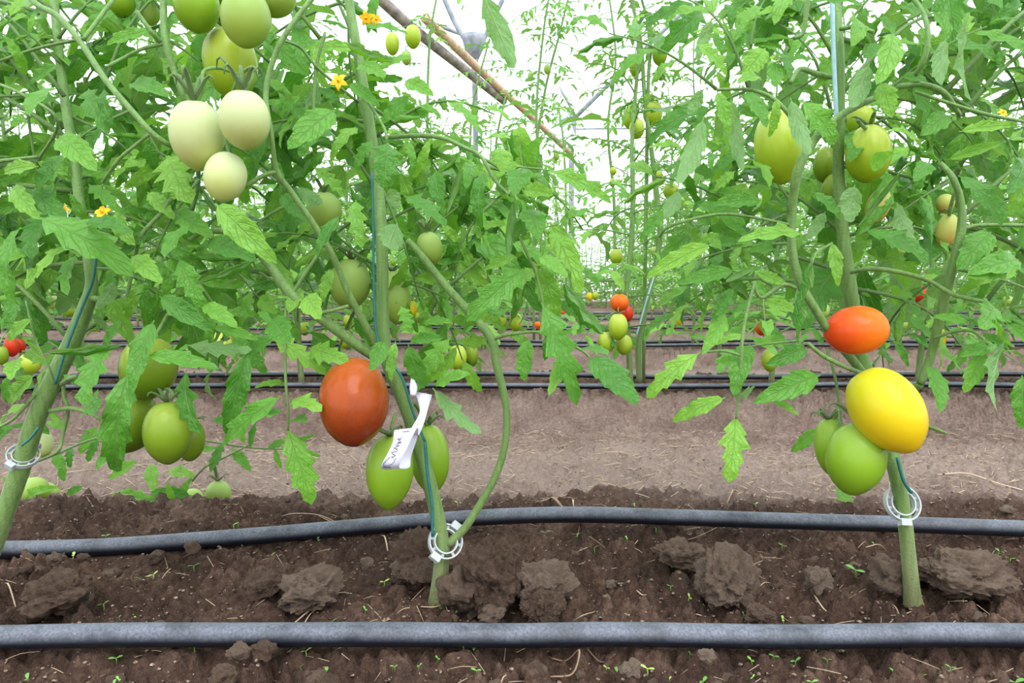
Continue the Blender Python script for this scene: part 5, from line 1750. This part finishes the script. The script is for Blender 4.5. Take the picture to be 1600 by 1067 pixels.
straw([(990, 834), (1015, 824, 3), (1040, 828, 4), (1080, 831, 3), (1120, 820, 4)], .0011, 'thin root lying behind the slab of soil below the rear hose')
straw([(596, 838), (602, 850, 4), (608, 862)], .0016, 'short stub of dry stalk on the clod left of the middle stem')
straw([(640, 956), (675, 953, 2), (695, 945, 2), (700, 958)], .0013, 'pale root curving round the foot of the middle stem')
straw([(1480, 972), (1520, 973, 1), (1560, 967, 1), (1590, 973)], .0012, 'thin long root behind the front hose at the right')
straw([(1088, 948), (1105, 947, 1), (1120, 947)], .0014, 'yellow straw under the ragged rooted clod')
straw([(892, 944), (910, 950, 2), (930, 938)], .0018, 'forked pale root right of the low rounded clod')
straw([(1465, 738), (1510, 742, 2), (1560, 756, 2), (1598, 765)], .0042, 'orange-brown dry stalk lying on the path at the right')
straw([(855, 775), (864, 785, 3), (880, 795)], .004, 'splintered pale straw on the path above the rear hose')
straw([(893, 778), (895, 785, 3), (897, 794)], .002, 'short upright straw right of the splintered one on the path')
sr = random.Random(8)
for i in range(150):
    y = sr.choice([sr.uniform(1.05, 1.75), sr.uniform(1.05, 1.75), sr.uniform(.45, 1.0)])
    x = sr.uniform(-.9, .9) * (y + .05)
    L = sr.uniform(.012, .05) * (1.2 if y > 1 else .55)
    a = sr.gauss(0, .7)
    p0 = gpt(x, y, .003)
    p2 = gpt(x + math.cos(a) * L, y + math.sin(a) * L, .004)
    p1 = (p0 + p2) / 2 + Vector((sr.uniform(-.06, .06) * L, sr.uniform(-.06, .06) * L, .002))
    o = tube('straw', [p0, p1, p2], .0010 if y > 1 else .00055, M_STRAW, None, 4, 2, .5)
    zone = 'on the dry path behind the near bed' if y > 1 else 'on the dark near bed'
    tag(o, 'bit of dry straw lying ' + zone, 'straw', 'bits of straw ' + zone)
vs, fs = [], []
NF = 2600
yf = np.concatenate([_rs.uniform(1.08, 1.75, NF - 500), _rs.uniform(.45, 1.05, 500)])
xf = _rs.uniform(-.95, .95, NF) * (yf + .1)
af = _rs.normal(0, .8, NF)
Lf = _rs.uniform(.006, .03, NF)
z0 = gz(xf, yf)
x1 = xf + np.cos(af) * Lf
y1 = yf + np.sin(af) * Lf
z1 = gz(x1, y1)
for i in range(NF):
    tube_data([(xf[i], yf[i], z0[i] + .0018), ((xf[i] + x1[i]) / 2, (yf[i] + y1[i]) / 2, (z0[i] + z1[i]) / 2 + .0022), (x1[i], y1[i], z1[i] + .0018)], (.0007 if yf[i] > 1 else .0003), 3, vs, fs)
o = link('straw_litter', mesh_of('straw_litter', vs, fs), M_STRAW)
tag(o, 'fine straw litter strewn along the dry path', 'straw', kind='stuff')

SEEDM = []
for v in range(4):
    rg = random.Random(60 + v)
    vs, fs = [], []
    tube_data([(0, 0, -.1), (.02, 0, .25), (0, .02, .5)], [.045, .04, .035], 5, vs, fs)
    for s in (-1, 1):
        b0 = len(vs)
        an = rg.uniform(.3, .8)
        for t_, w in ((0, .02), (.3, .09), (.6, .11), (.85, .08), (1.0, .01)):
            for q in (-1, 1):
                vs.append((s * t_ * .6 * math.cos(an), q * w, .48 + t_ * .6 * math.sin(an) - .18 * t_ * t_))
        for k in range(4):
            fs.append((b0 + 2 * k, b0 + 2 * k + 1, b0 + 2 * k + 3, b0 + 2 * k + 2))
    SEEDM.append(mesh_of('seedling', vs, fs, True, M_SEED))
SEED = [(45, 1048, 22), (113, 872, 16), (66, 868, 9), (133, 915, 12), (162, 942, 14), (186, 955, 8), (212, 946, 16), (262, 970, 14), (82, 960, 9), (218, 895, 16), (240, 908, 14), (303, 883, 14), (181, 1016, 16), (305, 1012, 18),
        (175, 1056, 16), (187, 1052, 14), (165, 838, 10), (183, 830, 12), (365, 818, 14), (372, 820, 12), (425, 862, 12), (498, 842, 14), (500, 892, 14), (520, 968, 13), (571, 950, 12), (600, 912, 14), (615, 900, 9), (604, 832, 9),
        (478, 1014, 16), (505, 1036, 20), (470, 1030, 10), (515, 1060, 12), (535, 1064, 10), (617, 1062, 12), (656, 1040, 9), (655, 1052, 9), (685, 1034, 10), (696, 1060, 10), (740, 1014, 16), (724, 1020, 9), (745, 1060, 14), (790, 976, 16),
        (711, 948, 9), (852, 830, 12), (929, 858, 12), (980, 864, 10), (903, 835, 9), (1025, 838, 10), (1037, 845, 12), (1058, 842, 9), (1080, 848, 10), (1058, 880, 10), (972, 940, 12), (1048, 920, 10), (1075, 945, 12), (1108, 895, 10),
        (978, 968, 10), (1130, 978, 16), (1161, 972, 9), (968, 1030, 18), (948, 1030, 10), (1012, 1042, 20), (1048, 1048, 12), (1096, 1052, 20), (1077, 1018, 12), (1176, 1024, 14), (1176, 1044, 10), (834, 1040, 12), (1192, 772, 14), (1181, 784, 12),
        (1222, 846, 12), (1338, 900, 24), (1225, 962, 14), (1315, 980, 12), (1243, 1020, 16), (1210, 1024, 12), (1275, 1018, 12), (1293, 1026, 12), (1400, 1036, 18), (1485, 1048, 12), (1445, 1028, 10), (1505, 940, 12), (1485, 940, 10), (1560, 860, 14),
        (1580, 866, 12), (1586, 1056, 26), (1437, 974, 10), (1388, 975, 10), (1268, 1064, 16), (1365, 845, 10), (957, 789, 12), (993, 784, 10), (715, 792, 10), (1550, 810, 10), (688, 784, 12)]
for i, (x, y, s) in enumerate(SEED):
    g = ground_at(x, y, -.008)
    p = gpt(g.x, g.y, 0)
    k = pxs(s, g.y) * 1.3
    o = link('seedling', SEEDM[i % 4], None, None, Matrix.Translation(p) @ Matrix.Rotation(rnd.uniform(0, 6), 4, 'Z') @ Matrix.Rotation(rnd.uniform(-.3, .3), 4, 'X') @ Matrix.Diagonal((k, k, k, 1)))
    z = 'in front of the nearest hose' if y > 995 else ('between the two near hoses' if y > 820 else 'behind the rear near hose')
    tag(o, 'tiny two-leaved green weed seedling sprouting ' + z, 'seedling', 'weed seedlings ' + z)
